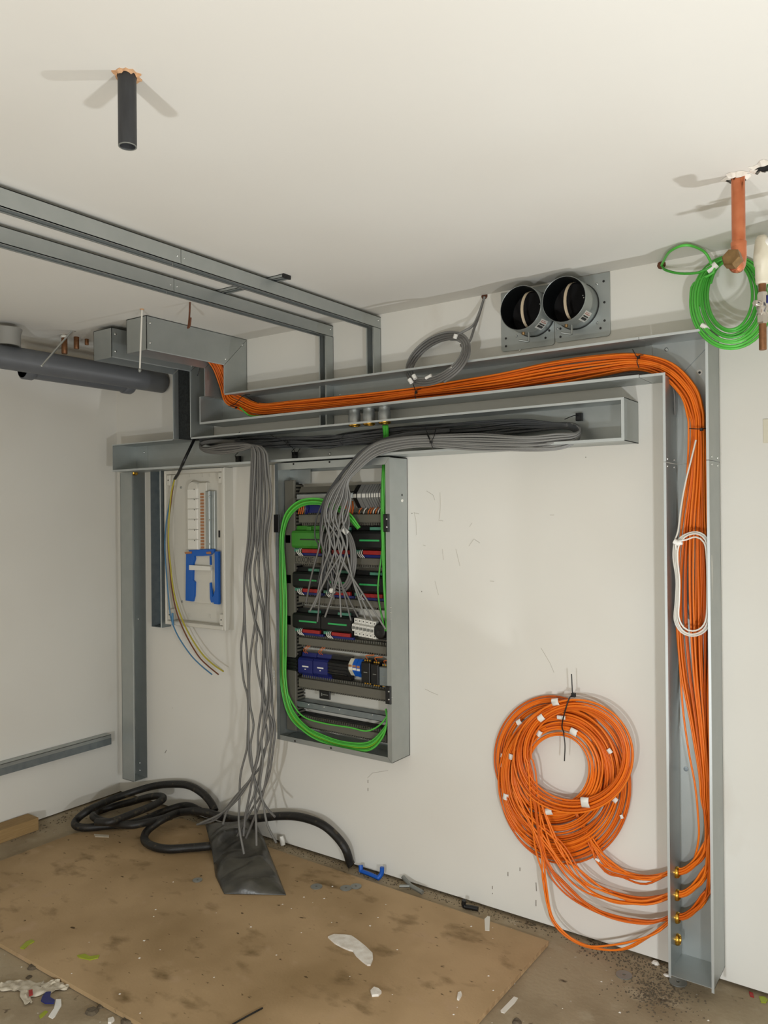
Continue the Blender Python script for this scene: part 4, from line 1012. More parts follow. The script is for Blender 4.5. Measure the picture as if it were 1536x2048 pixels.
tie('black cable tie around the orange cables at the left end of the trunking', [(461, 811, -.10), (470, 808, -.112), (481, 796, -.112), (490, 790, -.11), (500, 789, -.105)], (472, 815, -.113), [[(472, 814, -.113), (457, 812, -.118)], [(490, 790, -.11), (505, 800, -.125), (517, 806, -.125)]])
tie('black cable tie around the orange cables below the grey coil', [(842, 778, -.10), (833, 781, -.105), (830, 790, -.106), (834, 803, -.10)], (832, 785, -.107), [[(832, 785, -.107), (825, 765, -.14), (820, 752, -.145)]])
tie('black cable tie around the orange cables near the trunking corner', [(1287, 710, -.10), (1279, 711, -.103), (1274, 722, -.105), (1278, 736, -.10)], (1277, 715, -.105), [[(1276, 718, -.107), (1270, 708, -.12), (1265, 699, -.12)]])
tie('black cable tie around the orange cables just below the trunking corner', [(1378, 857, -.085), (1385, 857.5, -.104), (1400, 858, -.105), (1412, 857, -.085)], (1403, 859, -.106))
tie('short black cable tie inside the nearer ceiling elbow', [(402, 721, -.17), (400, 735, -.175), (395, 752, -.18)], None)
# ------------------------------------------------------------------ grey cables in the lower trunking
GR = 0.0043
NG = 14
ends = [(612, 1205), (620, 1222), (628, 1214), (633, 1200), (635, 1243), (650, 1234), (662, 1196), (682, 1234), (702, 1241), (716, 1234), (731, 1238), (745, 1241), (771, 1258), (668, 1200)]
for k in range(NG):
    f = k/(NG-1.0)
    d = (k % 3)*0.009
    j = lambda: rnd.uniform(-2.2, 2.2)
    g = ((k*5) % NG)/(NG-1.0)
    e = ends[(k*3) % NG]
    pts = px([(1095, 848+8*f+j(), -.035-d), (1140, 846+9*f, -.05-d), (1160, 856+14*f, -.085-d*.6), (1152-6*f, 866+22*f, -.118-d*.5), (1112, 868+31*f+j(), -.142-d*.3), (1052, 873+28*f+j(), -.158-d*.35), (955, 869+30*f+j(), -.158-d*.35), (862, 871+22*f, -.156-d*.4), (802, 875+22*f, -.158-d*.4), (752, 886+26*f, -.162-d*.4), (716, 914+34*f*.8, -.166-d*.4), (688+8*f, 952+22*f*.6, -.170-d*.4), (657+44*f, 990+8*f, -.172-d*.4), (645+46*f+j(), 1035, -.170-d*.4), (641+52*g+j(), 1090, -.166-d*.4), ((641+52*g+e[0])/2+j()*2, (1090+e[1])/2, -.162-d*.4), (e[0], e[1], -.150-d*.3)])
    cable('grey_cable', pts, GR*0.9, 'grey' if k % 3 else 'grey2', 'grey cable from the trunking fanning out with a cut end in front of the cabinet', 'cable', 'grey cables hanging into the cabinet', 6, 0.02)
# thin dark ones beside them
for k in range(7):
    f = k/6.0
    pts = px([(900, 858+5*f, -.09), (800, 868+5*f, -.12), (735, 893+4*f, -.158), (700, 925+3*f, -.162), (668+6*f, 965, -.163), (648+7*f, 1000, -.162), ((632 if k == 0 else 641+5*f), 1040, -.160), ((630 if k == 0 else 640+4*f), 1075, -.155), ((637, 646, 650, 652, 655, 660, 664)[k], (1095, 1110, 1120, 1130, 1120, 1110, 1125)[k], -.150), ((624, 636, 644, 640, 656, 664, 670)[k], (1150, 1165, 1180, 1190, 1184, 1170, 1188)[k], -.148)])
    cable('dark_cable', pts, 0.0030 if k == 0 else .0038, 'darkgrey', 'dark grey cable curving down on the left of the lighter ones into the cabinet', 'cable', 'dark cables curving into the cabinet', 6, 0.02)
ND = 16
for k in range(ND):
    f = (k % 8)/7.0; row = k//8
    j = lambda: rnd.uniform(-3, 3)
    pts = px([(398+3*f, 876+10*f, -.025-.03*row), (440, 879+13*f+j(), -.03-.03*row), (520, 877+20*f+j(), -.03-.03*row), (585, 876+16*f+j(), -.035-.03*row), (650, 872+22*f+j(), -.035-.03*row), (700, 868+19*f+j(), -.035-.03*row), (780, 858+26*f+j(), -.03-.03*row), (862, 852+24*f+j(), -.03-.03*row), (940, 846+30*f+j(), -.03-.03*row), (1040, 838+28*f+j(), -.03-.03*row), (1105, 846+12*f, -.03-.03*row), (1135, 847+10*f, -.04-.025*row), (1153-4*f, 853+10*f, -.062-.02*row), (1158-8*f, 863+8*f, -.082-.015*row)])
    for p in pts: p.z = max(p.z, lz0+0.009)
    cable('dark_cable', pts, 0.0042, 'darkgrey', 'dark grey cable lying at the back of the lower trunking', 'cable', 'dark cables in the lower trunking', 6, 0.03)
for lb, loop, head, tails in (
    ('black cable tie around the light grey cables in the middle of the lower trunking', [(866, 898, -.176), (862, 885, -.185), (857, 875, -.18), (855, 870, -.16)], (862, 884, -.186), [[(862, 884, -.186), (868, 872, -.17), (872, 856, -.13)], [(860, 878, -.183), (853, 862, -.15), (851, 856, -.13)]]),
    ('black cable tie around the dark cables above the cabinet left of the curve', [(690, 868, -.08), (683, 875, -.09), (681, 884, -.09), (686, 890, -.08)], None, [[(690, 868, -.08), (700, 866, -.06)]]),
    ('black cable tie with long tail around the dark cables, above the cabinet top left', [(578, 880, -.09), (572, 887, -.095), (578, 893, -.09)], (574, 885, -.096), [[(574, 885, -.096), (555, 877, -.10), (541, 870, -.10)], [(578, 890, -.09), (587, 898, -.06), (591, 910, -.02)], [(600, 897, -.03), (592, 910, -.02)]])):
    tie(lb, loop, head, tails)
for a, c, lb in ((1159, 834, 'black cable clip with tie at the right end of the grey bundle'), (590, 910, 'small black cable clip on the trunking back above the cabinet'), (477, 918, 'small black cable clip below the left grey bundle'), (481, 877, 'black cable clip above the left grey bundle')):
    p = W(a, c, -.01)
    t = thing('cable_clip', p, lb, 'clip')
    build('clip_base', MB().bbox(p.x-.011, p.x+.011, -.022, -.0026, p.z-.014, p.z+.014, .002), 'black', t)
    build('tie_strap', MB().tube(spline([(p.x, -.024, p.z+.006), (p.x-.012, -.05, p.z), (p.x-.03, -.075, p.z-.012)] if a > 1000 else [(p.x, -.024, p.z), (p.x+.008, -.04, p.z+.015), (p.x+.02, -.03, p.z+.03)], .006), .0016, 5), 'black', t)

# ------------------------------------------------------------------ grey cables hanging to the floor
hang = [
 [(503, 930), (500, 1000), (496, 1080), (489, 1150), (488, 1240), (482, 1300), (487, 1360), (496, 1400), (495, 1480), (492, 1505), (481, 1550), (479, 1600), (478, 1650), (488, 1708)],
 [(506, 930), (503, 1000), (500, 1080), (489, 1160), (490, 1250), (495, 1330), (497, 1400), (497, 1480), (500, 1520), (513, 1570), (520, 1590), (533, 1615), (550, 1634)],
 [(510, 930), (506, 1000), (505, 1080), (494, 1160), (505, 1220), (514, 1270), (511, 1300), (515, 1340), (526, 1400), (527, 1450), (518, 1500), (508, 1545), (480, 1585), (445, 1625), (400, 1647)],
 [(513, 930), (510, 1000), (508, 1080), (500, 1150), (508, 1230), (526, 1290), (524, 1350), (526, 1420), (534, 1470), (524, 1525), (503, 1556), (472, 1592), (432, 1638), (394, 1649)],
 [(516, 930), (515, 1000), (512, 1080), (518, 1150), (512, 1230), (500, 1320), (499, 1400), (507, 1450), (501, 1490), (505, 1535), (510, 1580), (500, 1610), (490, 1640), (487, 1672)],
 [(520, 930), (520, 1000), (516, 1080), (509, 1150), (525, 1230), (528, 1320), (525, 1400), (517, 1460), (515, 1510), (508, 1540), (497, 1600), (490, 1635), (489, 1654)],
 [(524, 930), (524, 1000), (520, 1080), (518, 1150), (529, 1230), (530, 1300), (525, 1340), (530, 1400), (540, 1440), (537, 1480), (525, 1510), (517, 1560), (510, 1600), (512, 1640), (513, 1691)],
 [(527, 930), (530, 1000), (525, 1080), (530, 1150), (532, 1240), (533, 1320), (540, 1380), (537, 1420), (545, 1450), (540, 1500), (535, 1540), (525, 1590), (507, 1640), (492, 1676)],
 [(530, 930), (534, 1000), (529, 1080), (537, 1160), (534, 1240), (535, 1320), (541, 1390), (532, 1440), (523, 1480), (526, 1520), (520, 1570), (527, 1610), (535, 1650), (553, 1686)],
 [(533, 930), (541, 1000), (533, 1070), (535, 1140), (536, 1230), (540, 1290), (543, 1360), (545, 1420), (550, 1460), (546, 1500), (538, 1550), (522, 1590), (500, 1625), (475, 1672)],
 [(536, 930), (543, 1010), (535, 1080), (537, 1160), (537, 1250), (540, 1300), (537, 1370), (530, 1440), (523, 1480), (514, 1525), (500, 1560), (478, 1595), (455, 1620), (446, 1648)]]
for k, hs in enumerate(hang):
    f = k/10.0
    head = [(480, 880+5*f, -.055), (420, 880+6*f, -.06-.01*(k % 3)), (400, 887+7*f, -.085), (409+4*f, 896+8*f, -.115-.008*(k % 3)), (445, 889+18*f, -.146-.006*(k % 3)), (478, 887+15*f, -.158-.006*(k % 3)), (497+18*f, 889+3*f, -.168-.006*(k % 3)), (504+28*f, 900+4*f, -.174-.006*(k % 3))]
    body = [(a, c, -.172-.006*(k % 3)-.10*((c-930)/770.0)**2-(.03 if k in (0, 6) and c > 1600 else 0)) for a, c in hs]
    P = px(head+body)
    for p in P: p.z = max(p.z, 0.05)
    hl = {0: 'long grey cable hanging lowest, its cut end in front of the black bag', 1: 'long grey cable whose cut end points right in front of the black hose', 8: 'long thin grey cable ending in the floor gap right of the black bag', 10: 'long grey cable with cut end just above the top left corner of the black bag', 6: 'long grey cable with straight cut end over the right half of the black bag'}.get(k)
    if k in (2, 3): hl = 'long grey cable sweeping left at the bottom onto the hose'
    hg_ = None if k in (0, 1, 6, 8, 10) else ('grey cables sweeping left onto the hose' if k in (2, 3) else 'grey cables hanging to the floor')
    cable('grey_cable', P, GR*1.18, 'grey2' if k % 2 else 'grey3', hl or 'long grey cable hanging from the trunking to just above the black bag', 'cable', hg_, 7, 0.025)

# ------------------------------------------------------------------ coils
def ringpts(cx, cy, a, b_, ang, th0, turns, Yf, step=20, grow=0.0, ph=0.0):
    e1 = (math.cos(math.radians(ang)), math.sin(math.radians(ang))); e2 = (-e1[1], e1[0])
    out = []; n = int(turns*step)
    for j in range(n+1):
        th = th0+360.0*turns*j/n
        r = math.radians(th); g = grow*(j/float(n)-.5)+1.2*math.sin(ph+j*.37)
        ca, sa = (a+g)*math.cos(r), (b_+g)*math.sin(r)
        out.append(W(cx+ca*e1[0]+sa*e2[0], cy+ca*e1[1]+sa*e2[1], Yf(math.sin(r), math.cos(r))))
    return out
gl = 'grey cable coiled and taped in a loop under the ceiling, left of the ventilation collars'
for k in range(2):
    st = px([(969, 593, -.003), (966, 603, -.02)])+(px([(956, 632, -.05), (945, 652, -.07), (925, 664, -.085)]) if k == 0 else px([(957, 634, -.05), (949, 655, -.08), (938, 684, -.11)]))
    P = st+ringpts(874+k*2, 717+k*5, 64, 36, -33, -8 if k else -40, 3.3, lambda s, c, k=k: -.105-.075*s-.010*k, 18, 15, k*2.0)
    cable('grey_cable', P, 0.0050, 'grey2' if k else 'grey', gl, 'cable', 'coiled grey cables under the ceiling', 8, 0.015)
for a, c, Y, ang, w, lb in ((911, 673, -.085, -70, 8, 'white tape wrap at the top of the grey coil'), (923, 690, -.105, -80, 6, 'white tape wrap at the right inside of the grey coil'), (829, 754, -.15, 60, 8, 'white tape wrap at the lower left inside of the grey coil'), (821, 762, -.165, 55, 8, 'white tape wrap at the lower left outside of the grey coil'), (857, 753.5, -.175, -20, 12, 'white tape strip along the lower inside of the grey coil'), (899, 742, -.185, -40, 16, 'long white tape strip along the lower right of the grey coil')):
    p = W(a, c, Y); s = 1/450.0
    e1 = Vector((math.cos(math.radians(ang)), 0, -math.sin(math.radians(ang))))
    build('tape_wrap', MB().tube([p-e1*(w*s*.5), p, p+e1*(w*s*.5)], 0.0088 if w < 10 else 0.0062, 8), 'tape', None, lb, 'tape')
# green coil near right edge
gl = 'bright green cable coiled beside the copper pipe at upper right'
for k in range(2):
    st = px([(1323, 531, -.003), (1326, 524, -.03), (1340, 503, -.06), (1372, 490, -.08), (1408, 503, -.08), (1423, 528, -.07), (1427, 545, -.07)]) if k == 0 else px([(1324, 532, -.003), (1331, 540, -.03), (1360, 547, -.06), (1398, 545, -.07), (1422, 533, -.075)])
    P = []
    n = 84 if k == 0 else 86
    for j in range(n+1):
        tau = 4.1*j/n
        th = math.radians((205 if k == 0 else 235)-360*tau)
        q = (tau+4.1*k)/8.2
        L, Tp, Bt = 1380+40*q, 512+10*q, 699-44*q
        cx_, rx_ = 1462, 1462-L; cy_, ry_ = (Tp+Bt)/2, (Bt-Tp)/2
        P.append(W(cx_+rx_*math.cos(th)+1.5*math.sin(3*tau), cy_+ry_*math.sin(th)+1.2*math.cos(4*tau), -.10-.085*math.sin(th)-.008*(k)+.006*math.cos(9*q)))
    cable('green_cable', st+P, 0.0044, 'green' if k == 0 else 'green2', ('green cable arching high from its wall hole into the coil at upper right', 'deeper green cable sagging from its wall hole into the coil at upper right')[k], 'cable', None, 7, 0.02)
p = W(1424, 536, -.065)
build('tape_wrap', MB().tube([p+Vector((-.014, 0, -.006)), p, p+Vector((.014, 0, .010))], 0.012, 8), 'tape', None, 'white tape wrap at the top left of the green coil', 'tape')
p = W(1411, 654, -.16)
build('tape_wrap', MB().tube([p+Vector((-.012, 0, .008)), p, p+Vector((.010, 0, -.009))], 0.0075, 8), 'tape', None, 'white tape wrap at the lower left of the green coil above the trunking corner', 'tape')
# white coil in the tall trunking
P = px([(1392, 880, -.115), (1381, 925, -.118), (1371, 965, -.12), (1362, 1015, -.12), (1356, 1062, -.125)])
loop = [(1349, 1084), (1347, 1115), (1352, 1160), (1351, 1205), (1349, 1240), (1362, 1264), (1385, 1272), (1408, 1264), (1421, 1240), (1423, 1180), (1422, 1110), (1414, 1076), (1394, 1064), (1368, 1070)]
for tn in range(4):
    for (a, c) in loop:
        dx = (1385-a)/40.0; dy = (1168-c)/105.0
        P.append(W(a+dx*3.3*tn*.9+rnd.uniform(-.6, .6), c+dy*3.4*tn*(1 if tn % 2 else .5), -.128-.003*tn))
P += px([(1352, 1084, -.14), (1352, 1100, -.14)])
cable('white_cable', P, 0.0029, 'white_cable', 'thin white cable coiled over the orange cables in the tall trunking', 'cable', None, 6, 0.015)
p = W(1356, 1086, -.142)
build('tape_wrap', MB().tube([p+Vector((-.012, 0, .006)), p, p+Vector((.012, 0, .004))], 0.009, 8), 'tape', None, 'white tape wrap on the white coil in the tall trunking', 'tape')
cable('grey_cable', px([(1120, 768, -.05), (1180, 762, -.05), (1235, 750, -.05), (1290, 745, -.045), (1330, 752, -.045), (1347, 780, -.04), (1350, 830, -.03)]), 0.0032, 'grey', 'single thin grey cable below the orange bundle near the trunking corner', 'cable', None, 6, 0.02)
# small grey coil inside the cabinet
for k in range(3):
    P = px([(690+3*k, 1020, -.150), (690+4*k, 1050, -.146)])+ringpts(679+k, 1118, 31-4.5*k, 66-5*k, 0, -60, 1.4, lambda s, c, k=k: -.146-.006*s-.004*k, 18, 2, k)
    cable('grey_cable', P, 0.0040, 'grey2', 'grey cable in the small taped loop hanging in front of the cabinet modules', 'cable', 'small grey loop in the cabinet', 6, 0.015)
for a, c, lb in ((690, 1062, 'white tape wrap at the top right of the small grey loop in the cabinet'), (665, 1181, 'white tape wrap at the bottom of the small grey loop in the cabinet')):
    p = W(a, c, -.158)
    build('tape_wrap', MB().tube([p+Vector((-.009, 0, .008 if a > 680 else 0)), p, p+Vector((.009, 0, -.008 if a > 680 else 0))], 0.0115, 8), 'tape', None, lb, 'tape')
# green cables in the cabinet
for k in range(6):
    f = k/5.0; Y = -.104-.006*(k % 3)
    j = lambda: rnd.uniform(-1, 1)
    P = px([(772, 1418+4*f, Y+.02), (775-f, 1436+6*f, Y), (769-4*f, 1455+20*f, Y), (738, 1484+17*f+j(), Y), (690, 1484+13*f, Y), (650, 1472+14*f, Y), (612, 1452+14*f+j(), Y), (583-6*f, 1415+14*f, Y), (572-11*f+j(), 1360, Y), (573-14*f+j(), 1290, Y), (572-12*f+j(), 1210, Y), (570-10*f+j(), 1150, Y), (567-7*f, 1095, Y), (569-7*f, 1062, Y-.004), (580-8*f, 1032-6*f, Y-.006), (603-5*f, 1012-10*f, Y-.008), (635, 1008-11*f, Y-.010), (668, 1018-10*f, Y-.008), (695+3*f, 1036-10*f, Y), (716+4*f, 1058-3*f, Y+.014)])
    cable('green_cable', P, 0.0039, ('green', 'green2', 'green', 'yelgreen', 'green2', 'green')[k], 'green cable looping round the bottom, left side and top of the cabinet interior' if k != 3 else 'yellowish green cable among the green ones looping round the cabinet interior', 'cable', 'green cables looped in the cabinet' if k != 3 else None, 6, 0.018)
cable('green_cable', px([(570, 1340, -.10), (573, 1378, -.10), (588, 1412, -.10), (610, 1435, -.10), (650, 1447, -.10), (700, 1455, -.10), (733, 1462, -.10), (757, 1452, -.10), (773, 1434, -.10), (776, 1424, -.085)]), 0.0036, 'green', 'single thin green cable hanging above the other loops at the cabinet bottom', 'cable', None, 6, 0.018)
for k in range(5):
    f = k/4.0; Y = -.102-.006*(k % 2)
    P = px([(766+9*f, 851, -.10), (768+8*f, 868, -.075), (768+8*f, 890, -.05), (767+8*f, 912, -.06), (765+7*f, 945, Y), (763+7*f, 1000, Y), (763+6*f, 1050, Y), (764+6*f, 1100, Y)])
    P += px([(758, 1150, Y), (756, 1185, Y), (762, 1225, Y), (771, 1262, Y+.02)]) if k == 0 else px([(766+5*f, 1160, Y), (770+3*f, 1220, Y), (773+2*f, 1262, Y+.02)])
    cable('green_cable', P, 0.0038, 'green' if k % 2 else 'green2', 'green cable dropping from the rightmost coupling down the right side of the cabinet' if k else 'green cable bulging left as it drops down the right side of the cabinet', 'cable', 'green cables on the cabinet right side' if k else None, 6, 0.018)
cable('green_cable', px([(480, 815, -.118), (492, 826, -.118), (503, 832, -.112), (530, 832, -.105), (560, 830, -.1)]), 0.004, 'green', 'short visible green cable under the orange bundle at the trunking left end', 'cable', None, 6, 0.015)
# supply cable in the white enclosure
t = thing('supply_cable', W(350, 955, -.09), 'black sheathed supply cable with yellow-green, brown and blue cores hanging out of the white enclosure', 'cable')
build('black_sheath', MB().tube(spline(px([(398, 858, -.06), (386, 884, -.10), (376, 905, -.14), (366, 926, -.160), (357, 946, -.12), (350, 957, -.085)]), .015), 0.0075, 10), 'black', t)
build('earth_core', MB().tube(spline(px([(350, 955, -.083), (342, 990, -.075), (338, 1040, -.072), (337, 1085, -.072), (341, 1130, -.074), (347, 1180, -.076), (358, 1222, -.080), (376, 1264, -.085), (402, 1305, -.085), (425, 1328, -.08), (447, 1343, -.075)]), .02), 0.0040, 7), 'yellow', t, 'yellow-green earth core')
build('brown_core', MB().tube(spline(px([(349, 956, -.080), (344, 990, -.070), (338, 1040, -.066), (336, 1085, -.066), (339, 1130, -.068), (344, 1180, -.070), (354, 1226, -.078), (372, 1270, -.080), (396, 1311, -.08), (415, 1331, -.075), (437, 1349, -.07)]), .02), 0.0036, 7), 'brown', t, 'brown core')
build('blue_core', MB().tube(spline(px([(348, 957, -.078), (340, 1000, -.072), (332, 1050, -.070), (330, 1100, -.070), (334, 1160, -.070), (339, 1215, -.072), (343, 1240, -.078), (356, 1272, -.080), (380, 1308, -.08), (402, 1331, -.075), (424, 1349, -.07)]), .02), 0.0034, 7), 'bluewire', t, 'blue core')
p = W(345, 1238, -.082)
build('core_tape', MB().tube([p+Vector((0, 0, .03)), p, p+Vector((.004, 0, -.03))], 0.006, 7), 'bluewire', t)

# ------------------------------------------------------------------ on the floor
BZ = 0.018
pts = [(0.28, -1.23), (2.604, -1.228), (2.604, -0.113), (0.615, -0.082), (0.42, -0.62)]
l1 = Z(0, 1722, BZ); l2 = Z(146, 1667, BZ)
pts = [(0.20, -1.23), (2.604, -1.228), (2.604, -0.113), (0.615, -0.082), (l2.x, l2.y), (l1.x, l1.y)]
b = MB().prism(pts, 'z', 0.003, BZ)
bo = build('hardboard_sheet', b, 'board', None, 'large dirty brown hardboard sheet lying on the concrete floor', 'board')
build('cut_edge', MB().box(2.604, 2.6052, -1.228, -0.113, 0.003, BZ-0.0005), 'board_edge', bo, 'pale cut edge')
# timber offcut
c = [Z(0, 1755, 0), Z(86, 1688, 0)]
q = XP(0, 1682, 0.02)
build('timber_offcut', MB().bbox(0.012, 0.105, -1.4, XP(76, 1663, 0.1).y, 0.001, 0.062, 0.004), 'timber', None, 'pale sawn timber offcut on the floor along the left wall', 'timber')
# hose
hz = lambda x, y, z: Z(120+x/4.518, 1540+y/4.518, z)
hw_ = lambda x, y, Y: W(120+x/4.518, 1540+y/4.518, Y)
hr = 0.0185
hp_ = [W(703, 1742, -.028), W(700, 1725, -.03), W(690, 1696, -.05), W(668, 1668, -.05), W(640, 1647, -.06), W(600, 1634, -.06), W(560, 1632, -.06), W(520, 1636, -.06), W(480, 1640, -.06),
       hw_(1480, 430, -.055), hw_(1300, 385, -.06), hw_(1180, 330, -.05), hw_(1080, 330, -.06), hz(900, 390, .045), hz(760, 450, .04), hz(600, 490, .038), hz(420, 505, .038), hz(230, 522, .038), hz(140, 500, .04), hz(150, 450, .05),
       hw_(250, 370, -.40)*1.0, hw_(420, 285, -.25), hw_(640, 205, -.12), hw_(850, 145, -.05), hw_(1020, 128, -.045), hw_(1160, 140, -.045), hw_(1280, 205, -.05), hw_(1360, 290, -.06), hw_(1400, 370, -.07)]
def fixh(P):
    for p in P:
        p.z = max(p.z, 0.02+hr if p.y < -.08 and p.x > .3 else hr+.001); p.x = max(p.x, hr+.004); p.y = min(p.y, -hr-.004)
    return P
h1 = spline(fixh(hp_), 0.02)
build('black_hose', MB().tube(h1, hr, 12), 'hose', None, 'muddy black hose arching along the wall from the corner to behind the board', 'hose')
hp2 = [hz(1480, 665, .045), hz(1400, 680, .045), hz(1330, 690, .045), hz(1150, 705, .038), hz(980, 715, .038), hz(840, 690, .038), hz(765, 635, .04), hz(780, 560, .05), hz(860, 490, .07), hz(960, 430, .085), hw_(1080, 385, -.13), hw_(1220, 375, -.13), hw_(1330, 385, -.12), hw_(1450, 420, -.115)]
build('black_hose', MB().tube(spline(fixh(hp2), 0.02), hr, 12), 'hose', None, 'muddy black hose making a loop on the board and ending under the black bag', 'hose')
hp3 = [hz(1000, 420, .06), hz(800, 470, .09), hz(620, 500, .09), hz(430, 470, .08), hz(350, 450, .08), hz(300, 420, .09), hw_(330, 380, -.28), hw_(480, 330, -.20), hw_(640, 290, -.15), hw_(800, 245, -.12), hw_(900, 235, -.11), hw_(935, 260, -.14), hw_(860, 310, -.2), hz(720, 370, .11), hz(580, 425, .11), hz(450, 470, .11), hz(330, 470, .10)]
build('black_hose', MB().tube(spline(fixh(hp3), 0.02), hr*.95, 12), 'hose', None, 'muddy black hose coiled tightly inside the bigger loop in the corner', 'hose')
# black bag
nu, nv = 30, 64
L = [(411, 1650), (424, 1703), (431, 1752), (448, 1787)]; Rr = [(514, 1649), (528, 1678), (551, 1735), (572, 1789)]
def pl(P, v):
    s = v*(len(P)-1); i = min(int(s), len(P)-2); f = s-i
    return (P[i][0]+(P[i+1][0]-P[i][0])*f, P[i][1]+(P[i+1][1]-P[i][1])*f)
rnd2 = random.Random(8)
waves = [(rnd2.uniform(4, 10), rnd2.uniform(10, 26), rnd2.uniform(0, 6)) for _ in range(6)]
vs = []
for lay in (0, 1):
    for jv in range(nv+1):
        v = jv/nv
        a, b_ = pl(L, v), pl(Rr, v)
        for iu in range(nu+1):
            u = iu/nu
            x, y = a[0]+(b_[0]-a[0])*u, a[1]+(b_[1]-a[1])*u
            base = Z(x, y, BZ+0.004+(0.05 if v < .25 else 0.05*max(0, 1-(v-.25)*4)))
            edge = (1-(2*u-1)**4)*(1-max(0, (v-.9)/.1)**2)*min(1, v/.06+.25)
            hgt = 0.034*edge
            for wa, wb, wp in waves: hgt += 0.0032*edge*math.sin(wa*u+wb*v+wp)
            hgt += 0.020*edge*(1-abs(math.sin(8.5*v-1.3*u+1.2*math.sin(3*u)+.5)))**2.5 + 0.010*edge*(1-abs(math.sin(15*v+3.0*u+.2)))**3
            if base.y > -.012: base.y = -.012
            vs.append(base+Vector((0, 0, hgt if lay else -0.002)))
o = (nu+1)*(nv+1); fs = []
for jv in range(nv):
    for iu in range(nu):
        k = jv*(nu+1)+iu
        fs.append((o+k, o+k+1, o+k+nu+2, o+k+nu+1)); fs.append((k, k+nu+1, k+nu+2, k+1))
bd = [i for i in range(nu+1)]+[j*(nu+1)+nu for j in range(1, nv+1)]+[nv*(nu+1)+i for i in range(nu-1, -1, -1)]+[j*(nu+1) for j in range(nv-1, 0, -1)]
for i in range(len(bd)):
    a, b_ = bd[i], bd[(i+1) % len(bd)]; fs.append((a, b_, o+b_, o+a))
build('black_bag', MB().add(vs, fs, True), 'bag', None, 'dusty black plastic bag lying on the board under the hanging grey cables', 'bag')
# washers
def washer(a, c, r, lab, z=BZ, m='washer', tilt=0):
    p = Z(a, c, z)
    build('washer', MB().lathe((p.x, p.y, p.z+0.0005), (tilt, 0, 1), [(0, r*.2), (0, r), (0.003, r), (0.003, r*.2)], 24, close=True), m, None, lab, 'washer')
washer(633, 1774, .024, 'grey steel washer on the board, by itself right of the black bag')
washer(692, 1777, .024, 'grey steel washer on the board, left one of the touching pair')
washer(712, 1773.5, .023, 'grey steel washer on the board, right one of the touching pair', BZ+.0005)
washer(395, 1761, .020, 'small grey washer half hidden in dirt on the board left of the black bag')
washer(1356, 1965, .028, 'grey round disc on the floor at the foot of the tall trunking', 0.004)
washer(1248, 1951, .026, 'dusty grey disc on the concrete left of the tall trunking', 0.0)
def flake(name, poly, z, th, m, lab, cat, curl=0.0):
    P = [Z(a, c, z) for a, c in poly]; n = len(P)
    cxx = sum((p for p in P), Vector())/n
    vs = [p+Vector((0, 0, curl*((p-cxx).length/0.1))) for p in P]+[p+Vector((0, 0, th+curl*((p-cxx).length/0.1))) for p in P]
    fs = [tuple(range(n-1, -1, -1)), tuple(range(n, 2*n))]+[(i, (i+1) % n, n+(i+1) % n, n+i) for i in range(n)]
    return build(name, MB().add(vs, fs), m, None, lab, cat)
flake('plaster_flake', [(656, 1876), (668, 1871), (690, 1872), (703, 1874), (716, 1883), (731, 1895), (745, 1909), (746, 1920), (741, 1932), (735, 1932), (724, 1924), (712, 1913), (706, 1904), (698, 1902), (684, 1896), (669, 1888)], BZ, .006, 'plaster', 'long curved piece of white plaster on the board', 'plaster')
flake('plaster_flake', [(741, 1985), (748, 1978), (757, 1981), (763, 1987), (757, 1993), (744, 1994)], BZ, .008, 'plaster', 'small rounded lump of white plaster near the bottom of the board', 'plaster')
flake('plaster_flake', [(916, 1988), (922, 1986), (924, 1992), (918, 2002), (914, 2000)], BZ, .006, 'plaster', 'tiny white chip on the board near its right end', 'plaster')
flake('tape_strip', [(969, 1839), (975, 1833), (980, 1834), (979, 1862), (970, 1861)], BZ, .002, 'white_cable', 'short translucent white strip on the board corner by the wall', 'strip')
flake('tape_strip', [(1001, 2022), (1028, 1994), (1036, 1997), (1030, 2006), (1009, 2027), (1002, 2025)], 0.0, .002, 'white_cable', 'short translucent white strip on the concrete right of the board', 'strip')
flake('tape_strip', [(188, 1669), (218, 1671), (218, 1675), (190, 1674)], BZ, .003, 'paper', 'small thin white strip on the board in front of the hose', 'strip')
flake('lime_strip', [(40, 1897), (52, 1885), (64, 1880), (69, 1884), (58, 1890), (48, 1899)], BZ, .003, 'lime', 'lime green plastic scrap on the board edge at far left', 'strip')
flake('lime_strip', [(154, 1912), (170, 1909), (180, 1914), (199, 1911), (196, 1917), (180, 1921), (158, 1916)], BZ, .003, 'lime', 'lime green plastic scrap on the board, right of the other one', 'strip')
flake('plastic_shard', [(1518, 1995), (1528, 1995), (1536, 2001), (1532, 2007), (1522, 2006)], 0.0, .004, 'lime', 'lime green plastic shard by the wall at the lower right edge', 'strip')
flake('plastic_shard', [(1498, 1985), (1506, 1988), (1508, 1996), (1500, 1993)], 0.0, .004, 'red', 'small red shard by the wall at the lower right edge', 'strip')
